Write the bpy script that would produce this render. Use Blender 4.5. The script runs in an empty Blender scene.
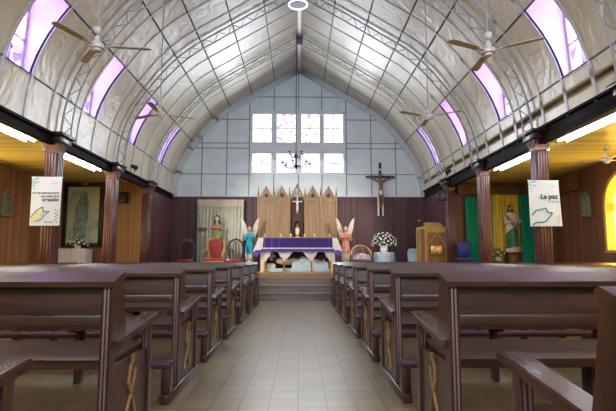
import bpy, bmesh, math, random
from mathutils import Vector, Matrix
random.seed(4)
PI = math.pi
S = bpy.context.scene
COL = S.collection
def R(a): return math.radians(a)

# ------------------------------------------------------------------ camera
cam_d = bpy.data.cameras.new('camera'); cam = bpy.data.objects.new('camera', cam_d); COL.objects.link(cam)
cam_d.sensor_width = 36.0; cam_d.lens = 480/616*36; cam_d.clip_start = 0.02
cam.location = (0, 0, 1.0)
cam.rotation_euler = (PI/2+math.atan(53.5/480), 0, -math.atan(9/480))
S.camera = cam
# ------------------------------------------------------------------ world, exposure
W = bpy.data.worlds.new('world'); S.world = W; W.use_nodes = True
bg = W.node_tree.nodes['Background']; bg.inputs[0].default_value = (0.75, 0.82, 1.0, 1); bg.inputs[1].default_value = 1.0
S.view_settings.view_transform = 'Standard'; S.view_settings.look = 'None'
S.view_settings.gamma = 1; S.view_settings.use_curve_mapping = False
S.view_settings.exposure = 0.12
E_BACK = 9.0      # altar windows
E_DORM = 7.5     # dormer stained glass
E_SIDE = 9.0      # yellow aisle windows
E_TUBE = 22.0      # fluorescent tubes
def area(name, loc, rot, sx, sy, power, col):
    l = bpy.data.lights.new(name, 'AREA'); l.shape = 'RECTANGLE'; l.size = sx; l.size_y = sy; l.energy = power; l.color = col
    o = bpy.data.objects.new(name, l); COL.objects.link(o); o.location = loc; o.rotation_euler = rot
    return o
# daylight entering by the altar windows, plus an added fill high behind the camera
area('altar_window_daylight', (-0.05, 14.2, 4.5), (R(-68), 0, 0), 2.8, 1.9, 170, (0.86, 0.93, 1.0))
area('added_rear_fill', (0, -2.8, 4.7), (R(112), 0, 0), 4.2, 2.2, 480, (0.78, 0.89, 1.0))  # fill light only, the rear wall has no window here

# ------------------------------------------------------------------ materials
def newmat(name):
    m = bpy.data.materials.new(name); m.use_nodes = True
    nt = m.node_tree; return m, nt, nt.nodes['Principled BSDF']
def N(nt, t, **k):
    n = nt.nodes.new(t)
    for a, b in k.items(): setattr(n, a, b)
    return n
def rgb(c): return (c[0], c[1], c[2], 1)
def coords(nt, scale=(1,1,1), loc=(0,0,0)):
    tc = N(nt, 'ShaderNodeTexCoord'); mp = N(nt, 'ShaderNodeMapping')
    mp.inputs['Scale'].default_value = scale; mp.inputs['Location'].default_value = loc
    nt.links.new(tc.outputs['Object'], mp.inputs['Vector']); return mp
def ramp(nt, src, stops):
    r = N(nt, 'ShaderNodeValToRGB'); e = r.color_ramp.elements
    while len(e) < len(stops): e.new(0.5)
    for i, (p, c) in enumerate(stops): e[i].position = p; e[i].color = rgb(c)
    nt.links.new(src, r.inputs[0]); return r
def bump(nt, b, src, strength, dist=0.01):
    n = N(nt, 'ShaderNodeBump'); n.inputs['Strength'].default_value = strength; n.inputs['Distance'].default_value = dist
    nt.links.new(src, n.inputs['Height']); nt.links.new(n.outputs[0], b.inputs['Normal']); return n
def plain(name, c, rough=0.5, metal=0.0, var=0.12, nscale=9, spec=0.5, bstr=0.0):
    m, nt, b = newmat(name)
    mp = coords(nt); no = N(nt, 'ShaderNodeTexNoise'); no.inputs['Scale'].default_value = nscale; no.inputs['Detail'].default_value = 4
    nt.links.new(mp.outputs[0], no.inputs['Vector'])
    d = tuple(x*(1-var) for x in c); l = tuple(min(1, x*(1+var)) for x in c)
    r = ramp(nt, no.outputs['Fac'], [(0.3, d), (0.7, l)])
    nt.links.new(r.outputs[0], b.inputs['Base Color'])
    b.inputs['Roughness'].default_value = rough; b.inputs['Metallic'].default_value = metal
    b.inputs['Specular IOR Level'].default_value = spec
    if bstr: bump(nt, b, no.outputs['Fac'], bstr)
    return m
def wood(name, c1, c2, axis='x', rough=0.35, fine=26, coat=0.0):
    m, nt, b = newmat(name)
    sc = {'x': (1.2, fine, fine), 'y': (fine, 1.2, fine), 'z': (fine, fine, 1.2)}[axis]
    mp = coords(nt, sc); no = N(nt, 'ShaderNodeTexNoise'); no.inputs['Scale'].default_value = 1.0; no.inputs['Detail'].default_value = 6
    no.inputs['Distortion'].default_value = 0.6
    nt.links.new(mp.outputs[0], no.inputs['Vector'])
    r = ramp(nt, no.outputs['Fac'], [(0.3, c1), (0.72, c2)])
    nt.links.new(r.outputs[0], b.inputs['Base Color'])
    rr = ramp(nt, no.outputs['Fac'], [(0.2, (rough*0.75,)*3), (0.8, (rough*1.3,)*3)])
    nt.links.new(rr.outputs[0], b.inputs['Roughness'])
    b.inputs['Coat Weight'].default_value = coat; b.inputs['Coat Roughness'].default_value = 0.25
    bump(nt, b, no.outputs['Fac'], 0.12, 0.004)
    return m
def planks(name, c1, c2, across='x', width=0.1, rough=0.4, groove=0.25, gw=0.09):
    # boards running at right angles to `across`; grain along z for walls, y for ceilings
    m, nt, b = newmat(name)
    tc = N(nt, 'ShaderNodeTexCoord'); sp = N(nt, 'ShaderNodeSeparateXYZ'); nt.links.new(tc.outputs['Object'], sp.inputs[0])
    dv = N(nt, 'ShaderNodeMath', operation='DIVIDE'); dv.inputs[1].default_value = width
    nt.links.new(sp.outputs[{'x':0,'y':1,'z':2}[across[0]]], dv.inputs[0])
    fl = N(nt, 'ShaderNodeMath', operation='FLOOR'); nt.links.new(dv.outputs[0], fl.inputs[0])
    fr = N(nt, 'ShaderNodeMath', operation='FRACT'); nt.links.new(dv.outputs[0], fr.inputs[0])
    wn = N(nt, 'ShaderNodeTexWhiteNoise', noise_dimensions='1D'); nt.links.new(fl.outputs[0], wn.inputs['W'])
    run = across[1] if len(across) > 1 else 'z'
    sc = [18, 18, 18]; sc['xyz'.index(run)] = 0.9
    mp = coords(nt, tuple(sc)); no = N(nt, 'ShaderNodeTexNoise'); no.inputs['Scale'].default_value = 1; no.inputs['Detail'].default_value = 5
    nt.links.new(mp.outputs[0], no.inputs['Vector'])
    mx = N(nt, 'ShaderNodeMath', operation='MULTIPLY_ADD'); mx.inputs[1].default_value = 0.55; nt.links.new(wn.outputs['Value'], mx.inputs[0])
    h = N(nt, 'ShaderNodeMath', operation='MULTIPLY'); h.inputs[1].default_value = 0.5; nt.links.new(no.outputs['Fac'], h.inputs[0])
    nt.links.new(h.outputs[0], mx.inputs[2])
    r = ramp(nt, mx.outputs[0], [(0.15, c1), (0.75, c2)])
    g = ramp(nt, fr.outputs[0], [(0.0, (groove,)*3), (gw, (1,1,1)), (1-gw, (1,1,1)), (1.0, (groove,)*3)])
    mu = N(nt, 'ShaderNodeMix', data_type='RGBA', blend_type='MULTIPLY'); mu.inputs['Factor'].default_value = 1
    nt.links.new(r.outputs[0], mu.inputs['A']); nt.links.new(g.outputs[0], mu.inputs['B'])
    nt.links.new(mu.outputs['Result'], b.inputs['Base Color'])
    b.inputs['Roughness'].default_value = rough
    bump(nt, b, g.outputs[0], 0.5, 0.01)
    return m
def dull(m, v):
    m.node_tree.nodes['Principled BSDF'].inputs['Specular IOR Level'].default_value = v
def glow(name, c, strength):
    m, nt, b = newmat(name); b.inputs['Base Color'].default_value = rgb(c)
    b.inputs['Emission Color'].default_value = rgb(c); b.inputs['Emission Strength'].default_value = strength; return m
def stained(name, base, tints, strength, cell=6.0, lead=0.02, leadc=(0.02,0.02,0.05), share=0.45):
    # leaded coloured glass, lit by the daylight outside
    m, nt, b = newmat(name)
    mp = coords(nt); vo = N(nt, 'ShaderNodeTexVoronoi'); vo.inputs['Scale'].default_value = cell; nt.links.new(mp.outputs[0], vo.inputs['Vector'])
    ve = N(nt, 'ShaderNodeTexVoronoi', feature='DISTANCE_TO_EDGE'); ve.inputs['Scale'].default_value = cell; nt.links.new(mp.outputs[0], ve.inputs['Vector'])
    sp = N(nt, 'ShaderNodeSeparateColor'); nt.links.new(vo.outputs['Color'], sp.inputs[0])
    stops = [(0.0, base)] + [(1-share+share*i/len(tints), t) for i, t in enumerate(tints)]
    r = ramp(nt, sp.outputs[0], stops); r.color_ramp.interpolation = 'CONSTANT'
    e = ramp(nt, ve.outputs['Distance'], [(lead*0.8, leadc), (lead*1.6, (1,1,1))])
    mu = N(nt, 'ShaderNodeMix', data_type='RGBA', blend_type='MULTIPLY'); mu.inputs['Factor'].default_value = 1
    nt.links.new(r.outputs[0], mu.inputs['A']); nt.links.new(e.outputs[0], mu.inputs['B'])
    nt.links.new(mu.outputs['Result'], b.inputs['Emission Color']); b.inputs['Emission Strength'].default_value = strength
    b.inputs['Base Color'].default_value = (0.1,0.1,0.12,1); b.inputs['Roughness'].default_value = 0.2
    return m

def panel_mat():
    m, nt, b = newmat('vault_panels')
    mp = coords(nt, (1.0, 1.0, 1.0)); no = N(nt, 'ShaderNodeTexNoise'); no.inputs['Scale'].default_value = 2.2; no.inputs['Detail'].default_value = 5
    nt.links.new(mp.outputs[0], no.inputs['Vector'])
    r = ramp(nt, no.outputs['Fac'], [(0.3, (0.55,0.50,0.39)), (0.7, (0.66,0.61,0.48))])
    nt.links.new(r.outputs[0], b.inputs['Base Color'])
    b.inputs['Roughness'].default_value = 0.30; b.inputs['Specular IOR Level'].default_value = 0.5
    n2 = N(nt, 'ShaderNodeTexNoise'); n2.inputs['Scale'].default_value = 3.0; n2.inputs['Detail'].default_value = 2; n2.inputs['Distortion'].default_value = 1.5
    nt.links.new(mp.outputs[0], n2.inputs['Vector']); bump(nt, b, n2.outputs['Fac'], 0.22, 0.06)
    return m
def tile_mat():
    m, nt, b = newmat('floor_tiles')
    mp = coords(nt, (1,1,1), (0.005, 0.02, 0))
    br = N(nt, 'ShaderNodeTexBrick'); br.offset = 0; br.squash = 1
    br.inputs['Scale'].default_value = 1.0; br.inputs['Brick Width'].default_value = 0.2; br.inputs['Row Height'].default_value = 0.2
    br.inputs['Mortar Size'].default_value = 0.005; br.inputs['Mortar Smooth'].default_value = 0.2; br.inputs['Bias'].default_value = 0
    br.inputs['Color1'].default_value = (0.20,0.148,0.075,1); br.inputs['Color2'].default_value = (0.25,0.192,0.10,1); br.inputs['Mortar'].default_value = (0.06,0.05,0.035,1)
    nt.links.new(mp.outputs[0], br.inputs['Vector'])
    no = N(nt, 'ShaderNodeTexNoise'); no.inputs['Scale'].default_value = 3.5; no.inputs['Detail'].default_value = 6; nt.links.new(mp.outputs[0], no.inputs['Vector'])
    v = ramp(nt, no.outputs['Fac'], [(0.2, (0.86,0.85,0.83)), (0.8, (1.1,1.08,1.05))])
    mu = N(nt, 'ShaderNodeMix', data_type='RGBA', blend_type='MULTIPLY'); mu.inputs['Factor'].default_value = 1
    nt.links.new(br.outputs['Color'], mu.inputs['A']); nt.links.new(v.outputs[0], mu.inputs['B']); nt.links.new(mu.outputs['Result'], b.inputs['Base Color'])
    rr = ramp(nt, no.outputs['Fac'], [(0.2, (0.30,)*3), (0.8, (0.38,)*3)]); nt.links.new(rr.outputs[0], b.inputs['Roughness'])
    bump(nt, b, br.outputs['Fac'], -0.3, 0.004)
    return m

M = {}
M['vault'] = panel_mat()
M['tile'] = tile_mat()
M['rib'] = plain('rib_grey', (0.52,0.55,0.58), 0.35, 0, 0.1)
M['archtrim'] = plain('arch_trim_paint', (0.62,0.72,0.80), 0.4, 0, 0.05)
M['truss'] = plain('truss_grey', (0.36,0.39,0.43), 0.5, 0.0, 0.1)
M['seam'] = plain('seam_dark', (0.10,0.115,0.14), 0.5)
M['backwall'] = plain('back_panels', (0.74,0.86,0.92), 0.45, 0, 0.06, 3)
M['backseam'] = plain('back_seam', (0.22,0.27,0.35), 0.5)
M['winframe'] = plain('window_frame_paint', (0.60,0.68,0.84), 0.4)
M['white'] = plain('white_paint', (0.80,0.79,0.80), 0.35, 0, 0.04)
M['beam'] = wood('beam_wood', (0.006,0.004,0.006), (0.014,0.009,0.011), 'y', 0.6)
M['pillar'] = wood('pillar_wood', (0.085,0.030,0.030), (0.17,0.062,0.055), 'z', 0.25, 10)
dull(M['beam'], 0.05)
M['capital'] = wood('capital_wood', (0.015,0.009,0.010), (0.035,0.018,0.018), 'x', 0.3)
M['wallback'] = planks('maroon_boards', (0.050,0.018,0.022), (0.115,0.042,0.048), 'x', 0.085, 0.42)
M['wallside'] = planks('maroon_boards_side', (0.050,0.018,0.022), (0.115,0.042,0.048), 'y', 0.085, 0.42)
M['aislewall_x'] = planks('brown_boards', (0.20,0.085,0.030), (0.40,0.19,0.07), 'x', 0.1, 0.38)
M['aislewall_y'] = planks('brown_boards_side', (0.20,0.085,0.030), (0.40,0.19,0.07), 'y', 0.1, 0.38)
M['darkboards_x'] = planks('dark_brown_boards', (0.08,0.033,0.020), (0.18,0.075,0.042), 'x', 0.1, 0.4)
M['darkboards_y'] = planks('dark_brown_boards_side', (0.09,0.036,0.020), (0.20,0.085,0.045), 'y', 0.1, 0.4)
M['aisleceil'] = planks('yellow_ceiling_boards', (0.58,0.44,0.12), (0.86,0.72,0.28), 'yx', 0.12, 0.35, 0.55, 0.05)
M['pew'] = wood('pew_wood', (0.022,0.008,0.005), (0.100,0.041,0.024), 'x', 0.32, 16, 0.15)
M['pew_end'] = wood('pew_end_wood', (0.024,0.009,0.007), (0.085,0.034,0.024), 'z', 0.34, 26, 0.2)
M['pew_y'] = wood('armrest_wood', (0.035,0.014,0.011), (0.090,0.037,0.027), 'y', 0.28, 22, 0.25)
M['pew_pale'] = wood('pale_post_edge', (0.16,0.10,0.095), (0.30,0.21,0.20), 'z', 0.4, 30)  # paler wood for the thin strips on the posts
M['pew_light'] = wood('ornament_wood', (0.26,0.15,0.06), (0.46,0.28,0.12), 'z', 0.45, 40)
M['pad'] = plain('kneeler_pad', (0.055,0.02,0.045), 0.45)
M['tan'] = wood('oak_light', (0.30,0.19,0.10), (0.52,0.36,0.205), 'z', 0.45, 30)
M['tanx'] = wood('oak_light_x', (0.26,0.15,0.075), (0.45,0.28,0.15), 'x', 0.35, 30)
M['step'] = wood('step_wood', (0.20,0.15,0.14), (0.34,0.27,0.25), 'x', 0.2, 22, 0.4)  # base greyed and lightened to imitate the bluish sheen on the steps
M['recess'] = plain('recess_brown', (0.09,0.045,0.03), 0.6)
M['gold'] = plain('gold', (0.75,0.47,0.13), 0.28, 0.85, 0.1)
M['goldpaint'] = plain('gold_paint', (0.48,0.27,0.08), 0.4, 0.2, 0.15)
M['cream'] = plain('cream', (0.80,0.75,0.62), 0.5)
M['violet'] = plain('violet_cloth', (0.040,0.018,0.20), 0.8, 0, 0.2, 12)
M['violetlight'] = plain('violet_fringe', (0.13,0.07,0.42), 0.8)
M['cloth'] = plain('white_cloth', (0.78,0.77,0.80), 0.85, 0, 0.05)
M['bluecloth'] = plain('pale_blue_cloth', (0.52,0.68,0.80), 0.8)
M['skin'] = plain('statue_skin', (0.50,0.30,0.20), 0.5)
M['skinpale'] = plain('statue_skin_pale', (0.62,0.45,0.36), 0.5)
M['hair'] = plain('statue_hair', (0.045,0.022,0.014), 0.6)
M['tealrobe'] = plain('angel_blue', (0.02,0.36,0.55), 0.5, 0, 0.2)
M['pinkrobe'] = plain('angel_pink', (0.62,0.25,0.22), 0.5, 0, 0.2)
M['greenrobe'] = plain('green_robe', (0.03,0.15,0.07), 0.5, 0, 0.25)
M['olive'] = plain('olive_skirt', (0.16,0.25,0.08), 0.7, 0, 0.35, 25)
M['dustyrose'] = plain('rose_bodice', (0.38,0.19,0.13), 0.6)
M['stone'] = plain('plaster_white', (0.72,0.66,0.58), 0.6)
M['red'] = plain('red_velvet', (0.30,0.015,0.03), 0.6, 0, 0.2, 14)
M['redshine'] = plain('red_satin', (0.34,0.03,0.03), 0.25)
M['darkwood'] = wood('chair_wood', (0.035,0.013,0.008), (0.10,0.04,0.022), 'z', 0.3)
M['yellowcurt'] = plain('yellow_curtain', (0.85,0.64,0.08), 0.7, 0, 0.1)
M['greencurt'] = plain('green_curtain', (0.0,0.36,0.20), 0.65, 0, 0.1)
M['sheer'] = plain('sheer_curtain', (0.62,0.64,0.55), 0.85, 0, 0.08)
M['sheertop'] = plain('sheer_heading', (0.66,0.60,0.50), 0.8, 0, 0.08)
M['leaf'] = plain('leaf_green', (0.035,0.10,0.03), 0.5, 0, 0.35, 20)
M['petal'] = plain('white_petal', (0.80,0.80,0.78), 0.6, 0, 0.04)
M['fan'] = plain('fan_enamel', (0.62,0.62,0.60), 0.3, 0, 0.04)
M['blade'] = plain('fan_blade', (0.50,0.46,0.38), 0.4, 0, 0.12)
M['black'] = plain('black_plastic', (0.012,0.012,0.014), 0.4)
M['iron'] = plain('dark_iron', (0.035,0.03,0.05), 0.35, 0.6)
M['blue'] = plain('blue_seat', (0.02,0.03,0.30), 0.5)
M['yellowwood'] = wood('pulpit_yellow_wood', (0.42,0.25,0.07), (0.70,0.46,0.15), 'z', 0.35, 30)
M['pulpitpanel'] = wood('pulpit_panel_wood', (0.22,0.11,0.04), (0.36,0.20,0.08), 'z', 0.35, 26)
M['greenplaster'] = plain('relief_plaster', (0.15,0.16,0.11), 0.6, 0, 0.25, 30)
M['ink'] = plain('banner_ink', (0.02,0.035,0.06), 0.7)
M['greyink'] = plain('banner_grey_ink', (0.42,0.48,0.55), 0.7)
M['tealink'] = plain('banner_teal_ink', (0.02,0.30,0.30), 0.7)
M['palegreen'] = plain('banner_cream_ink', (0.72,0.72,0.50), 0.7)
M['banner'] = plain('banner_vinyl', (0.74,0.83,1.0), 0.4, 0, 0.04, 2)
M['tube'] = glow('tube_light', (0.95,0.98,1.0), E_TUBE)
M['ringlamp'] = glow('ring_lamp_light', (1.0,0.85,0.95), 3.0)
M['glass_back'] = stained('altar_glass', (1.0,1.0,1.0), [(0.95,0.80,0.62),(0.72,0.80,1.0),(1.0,1.0,0.85),(0.80,0.66,0.86)], E_BACK*0.15, 15, 0.03, (0.45,0.45,0.55), 0.35)
M['glass_back2'] = stained('altar_glass_figures', (1.0,1.0,1.0), [(0.85,0.55,0.35),(0.72,0.80,1.0),(0.50,0.34,0.62),(1.0,0.8,0.6)], E_BACK*0.15, 13, 0.025, (0.55,0.52,0.68), 0.26)
M['glass_yellow'] = stained('amber_glass', (1.0,0.72,0.16), [(1.0,0.80,0.30),(1.0,0.62,0.08)], E_SIDE, 3, 0.01, (0.5,0.3,0.1), 0.5)
M['glass_orange'] = glow('orange_glass', (1.0,0.28,0.03), E_SIDE*0.6)
M['winwood'] = wood('yellow_window_wood', (0.40,0.24,0.05), (0.62,0.42,0.12), 'z', 0.4)
def dormer_glass():
    m = stained('lilac_dormer_glass', (1.0,0.85,1.0), [(0.12,0.08,0.95),(0.95,0.5,0.75),(0.25,0.15,0.9)], E_DORM, 7.0, 0.03, (0.02,0.0,0.25), 0.4)
    nt = m.node_tree; b = nt.nodes['Principled BSDF']; src = b.inputs['Emission Color'].links[0].from_socket
    tc = N(nt, 'ShaderNodeTexCoord'); sp = N(nt, 'ShaderNodeSeparateXYZ'); nt.links.new(tc.outputs['Object'], sp.inputs[0])
    mr = N(nt, 'ShaderNodeMapRange'); mr.inputs['From Min'].default_value = 3.6; mr.inputs['From Max'].default_value = 4.9; nt.links.new(sp.outputs[2], mr.inputs['Value'])
    rp = ramp(nt, mr.outputs[0], [(0.0, (0.62,0.52,1.0)), (0.5, (0.86,0.70,1.0)), (1.0, (1.0,0.70,0.78))])
    mu = N(nt, 'ShaderNodeMix', data_type='RGBA', blend_type='MULTIPLY'); mu.inputs['Factor'].default_value = 1
    nt.links.new(src, mu.inputs['A']); nt.links.new(rp.outputs[0], mu.inputs['B']); nt.links.new(mu.outputs['Result'], b.inputs['Emission Color'])
    return m
M['glass_dorm'] = dormer_glass()
def picture_mat():
    m, nt, b = newmat('picture_paint')
    mp = coords(nt, (2.2,1,1.4)); no = N(nt, 'ShaderNodeTexNoise'); no.inputs['Scale'].default_value = 1.6; no.inputs['Detail'].default_value = 5; no.inputs['Distortion'].default_value = 1.0
    nt.links.new(mp.outputs[0], no.inputs['Vector'])
    r = ramp(nt, no.outputs['Fac'], [(0.3,(0.30,0.42,0.30)),(0.55,(0.55,0.64,0.46)),(0.75,(0.70,0.64,0.30))]); nt.links.new(r.outputs[0], b.inputs['Base Color'])
    b.inputs['Roughness'].default_value = 0.12; return m
M['picture'] = picture_mat()
M['picfig'] = plain('picture_figure_paint', (0.24,0.36,0.29), 0.15, 0, 0.4, 6)

# ------------------------------------------------------------------ mesh helpers
class MB:
    def __init__(s): s.bm = bmesh.new()
    def box(s, x0, x1, y0, y1, z0, z1, bev=0.0):
        g = bmesh.ops.create_cube(s.bm, size=1)
        for v in g['verts']:
            v.co = Vector(((x0+x1)/2+v.co.x*(x1-x0), (y0+y1)/2+v.co.y*(y1-y0), (z0+z1)/2+v.co.z*(z1-z0)))
        if bev:
            es = list({e for v in g['verts'] for e in v.link_edges})
            bmesh.ops.bevel(s.bm, geom=es, offset=bev, segments=2, affect='EDGES', profile=0.5)
        return s
    def quadbox(s, pts, thick_vec):
        a = [s.bm.verts.new(p) for p in pts]; b = [s.bm.verts.new(Vector(p)+Vector(thick_vec)) for p in pts]
        n = len(pts); s.bm.faces.new(a); s.bm.faces.new(b[::-1])
        for i in range(n): s.bm.faces.new((a[(i+1) % n], a[i], b[i], b[(i+1) % n]))
        return s
    def bar(s, p, q, w, h=None, up=(0,0,1)):
        h = h or w; p = Vector(p); q = Vector(q); d = (q-p).normalized(); u = Vector(up)
        if abs(d.dot(u)) > 0.98: u = Vector((0,1,0))
        r = d.cross(u).normalized(); u = r.cross(d)
        c = [r*w/2*i+u*h/2*j for i, j in ((1,1),(-1,1),(-1,-1),(1,-1))]
        return s.quadbox([p+k for k in c], q-p)
    def cyl(s, p, q, r0, r1=None, n=12):
        r1 = r0 if r1 is None else r1
        return s.loft([(p, r0), (q, r1)], n)
    def loft(s, rings, n=16, cap=True):          # rings of (centre, radius) along a path
        P = [Vector(c) for c, r in rings]; rs = []
        for i, (c, r) in enumerate(rings):
            d = (P[min(i+1, len(P)-1)]-P[max(i-1, 0)])
            d = d.normalized() if d.length > 1e-9 else Vector((0,0,1))
            u = Vector((0,0,1)) if abs(d.z) < 0.9 else Vector((0,1,0))
            a = d.cross(u).normalized(); b = d.cross(a)
            rs.append([s.bm.verts.new(P[i]+(a*math.cos(2*PI*k/n)+b*math.sin(2*PI*k/n))*max(r, 1e-4)) for k in range(n)])
        for i in range(len(rs)-1):
            for k in range(n): s.bm.faces.new((rs[i][k], rs[i][(k+1) % n], rs[i+1][(k+1) % n], rs[i+1][k]))
        if cap: s.bm.faces.new(rs[0][::-1]); s.bm.faces.new(rs[-1])
        return s
    def lathe(s, prof, c=(0,0,0), n=20, sx=1, sy=1, fold=0, nf=9, ph=0.0, lean=(0,0)):   # prof of (radius, z); folds ripple the cloth
        rs = []; z0 = prof[0][1]
        for r, z in prof:
            ring = []
            for k in range(n):
                a = 2*PI*k/n; rr = r*(1+fold*math.sin(nf*a+ph+z*3))
                ring.append(s.bm.verts.new((c[0]+rr*sx*math.cos(a)+lean[0]*(z-z0), c[1]+rr*sy*math.sin(a)+lean[1]*(z-z0), c[2]+z)))
            rs.append(ring)
        for i in range(len(rs)-1):
            for k in range(n): s.bm.faces.new((rs[i][k], rs[i][(k+1) % n], rs[i+1][(k+1) % n], rs[i+1][k]))
        s.bm.faces.new(rs[0][::-1]); s.bm.faces.new(rs[-1]); return s
    def ball(s, c, rx, ry=None, rz=None, n=12):
        ry = ry or rx; rz = rz or rx
        g = bmesh.ops.create_uvsphere(s.bm, u_segments=n, v_segments=max(6, n*2//3), radius=1)
        for v in g['verts']: v.co = Vector((c[0]+v.co.x*rx, c[1]+v.co.y*ry, c[2]+v.co.z*rz))
        return s
    def prism(s, pts, plane, a0, a1):            # polygon extruded; plane 'xz' -> along y, 'yz' -> along x, 'xy' -> along z
        f = {'xz': lambda u, v, w: (u, w, v), 'yz': lambda u, v, w: (w, u, v), 'xy': lambda u, v, w: (u, v, w)}[plane]
        a = [s.bm.verts.new(f(u, v, a0)) for u, v in pts]; b = [s.bm.verts.new(f(u, v, a1)) for u, v in pts]
        n = len(pts); s.bm.faces.new(a); s.bm.faces.new(b[::-1])
        for i in range(n): s.bm.faces.new((a[(i+1) % n], a[i], b[i], b[(i+1) % n]))
        return s
    def strip(s, inner, outer, plane, a0, a1):   # band between two polylines, extruded (quad by quad)
        for i in range(len(inner)-1): s.prism([inner[i], inner[i+1], outer[i+1], outer[i]], plane, a0, a1)
        bmesh.ops.remove_doubles(s.bm, verts=s.bm.verts, dist=1e-5)
        return s
    def sheet(s, fn, nu, nv, thick=0.006):       # cloth: fn(u,v)->point, closed with a back layer
        G = [[s.bm.verts.new(fn(i/nu, j/nv)) for j in range(nv+1)] for i in range(nu+1)]
        fs = []
        for i in range(nu):
            for j in range(nv): fs.append(s.bm.faces.new((G[i][j], G[i+1][j], G[i+1][j+1], G[i][j+1])))
        bmesh.ops.recalc_face_normals(s.bm, faces=fs)
        bmesh.ops.solidify(s.bm, geom=fs, thickness=thick); return s
    def build(s, name, mat, parent=None, smooth=True, ang=35):
        bmesh.ops.recalc_face_normals(s.bm, faces=s.bm.faces)
        me = bpy.data.meshes.new(name); s.bm.to_mesh(me); s.bm.free()
        if smooth:
            for p in me.polygons: p.use_smooth = True
            me.set_sharp_from_angle(angle=R(ang))
        me.materials.append(mat)
        o = bpy.data.objects.new(name, me); COL.objects.link(o)
        if parent: o.parent = parent
        return o
def tag(o, label=None, cat=None, group=None, kind=None):
    if label: o['label'] = label
    if cat: o['category'] = cat
    if group: o['group'] = group
    if kind: o['kind'] = kind
    return o
def thing(name, label, cat, loc=(0,0,0), rz=0, group=None):
    o = bpy.data.objects.new(name, None); COL.objects.link(o); o.location = loc; o.rotation_euler = (0,0,rz)
    o.empty_display_size = 0.1
    return tag(o, label, cat, group)
def struct(o): o['kind'] = 'structure'; return o
def copy_tree(o, parent=None):
    c = o.copy(); COL.objects.link(c); c.parent = parent
    for ch in [k for k in bpy.data.objects if k.parent == o]: copy_tree(ch, c)
    return c
def skin(name, verts, edges, radii, mat, parent=None, sub=2, root=0, loc=None):
    me = bpy.data.meshes.new(name); me.from_pydata(verts, edges, [])
    o = bpy.data.objects.new(name, me); COL.objects.link(o)
    md = o.modifiers.new('s', 'SKIN'); md.use_smooth_shade = True
    sv = me.skin_vertices[0].data
    for i, r in enumerate(radii):
        r = r if isinstance(r, tuple) else (r, r)
        sv[i].radius = r; sv[i].use_root = (i == root)
    s2 = o.modifiers.new('u', 'SUBSURF'); s2.levels = sub; s2.render_levels = sub
    dg = bpy.context.evaluated_depsgraph_get()
    nm = bpy.data.meshes.new_from_object(o.evaluated_get(dg)); o.modifiers.clear()
    o.data = nm; bpy.data.meshes.remove(me); nm.materials.clear(); nm.materials.append(mat)
    for p in nm.polygons: p.use_smooth = True
    if parent: o.parent = parent
    return o
def text(name, body, size, mat, parent, loc, bold=0.0, align='LEFT'):
    cu = bpy.data.curves.new(name, 'FONT'); cu.body = body; cu.size = size; cu.extrude = 0.0008; cu.offset = bold; cu.align_x = align
    o = bpy.data.objects.new(name, cu); COL.objects.link(o)
    dg = bpy.context.evaluated_depsgraph_get(); me = bpy.data.meshes.new_from_object(o.evaluated_get(dg))
    bpy.data.objects.remove(o); me.materials.append(mat)
    o = bpy.data.objects.new(name, me); COL.objects.link(o); o.parent = parent
    o.location = loc; o.rotation_euler = (PI/2, 0, 0); return o

# ------------------------------------------------------------------ room shell
Y0, YB = -3.0, 14.4            # rear and altar walls
XN, XO = 3.82, 6.1             # nave line, outer walls
ZC, ZA = 2.87, 2.92            # cornice, aisle ceiling
YE = 12.25                     # far end of the aisles
PH = 0.53                      # sanctuary platform height
YP = 11.8                      # foot of the sanctuary steps
def cr(p0, p1, p2, p3, t):
    return tuple(0.5*((2*p1[i])+(-p0[i]+p2[i])*t+(2*p0[i]-5*p1[i]+4*p2[i]-p3[i])*t*t+(-p0[i]+3*p1[i]-3*p2[i]+p3[i])*t**3) for i in (0,1))
KEY = [(3.83,2.4),(3.82,2.87),(3.79,3.30),(3.70,3.72),(3.52,4.14),(3.24,4.56),(2.88,5.02),(2.5,5.39),(2.15,5.64),(1.6,5.97)]
PROF = []
for i in range(1, len(KEY)-2):
    for k in range(5): PROF.append(cr(KEY[i-1], KEY[i], KEY[i+1], KEY[i+2], k/5))
PROF.append((2.15,5.64)); PROF.append((1.07,6.29)); PROF.append((0.0,6.93))
def px_at(z):
    for a, b in zip(PROF, PROF[1:]):
        if a[1] <= z <= b[1]: t = (z-a[1])/(b[1]-a[1]); return a[0]+(b[0]-a[0])*t
    return 0
def pz_at(x):
    x = abs(x)
    for a, b in zip(PROF, PROF[1:]):
        if b[0] <= x <= a[0]: t = (a[0]-x)/(a[0]-b[0]); return a[1]+(b[1]-a[1])*t
    return 2.87
DZ0, DZ1 = 3.56, 4.56
def piece(z0, z1):
    pts = [(px_at(z0), z0)]+[p for p in PROF if z0+0.01 < p[1] < z1-0.01]+[(px_at(z1), z1)]
    return pts
def offset(pts, d):
    out = []
    for i, p in enumerate(pts):
        a = Vector(pts[max(i-1, 0)]); b = Vector(pts[min(i+1, len(pts)-1)]); t = (b-a).normalized()
        out.append((p[0]+t.y*d, p[1]-t.x*d))       # outward: away from the nave
    return out
DORM = [(-2.6,-1.95),(-0.45,0.2),(1.65,2.3),(3.75,4.4),(5.9,6.55),(8.13,8.72),(10.28,10.80),(12.48,12.97)]
# floor
struct(MB().box(-XO-0.3, XO+0.3, Y0, YB+0.2, -0.1, 0).build('floor', M['tile']))
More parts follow.
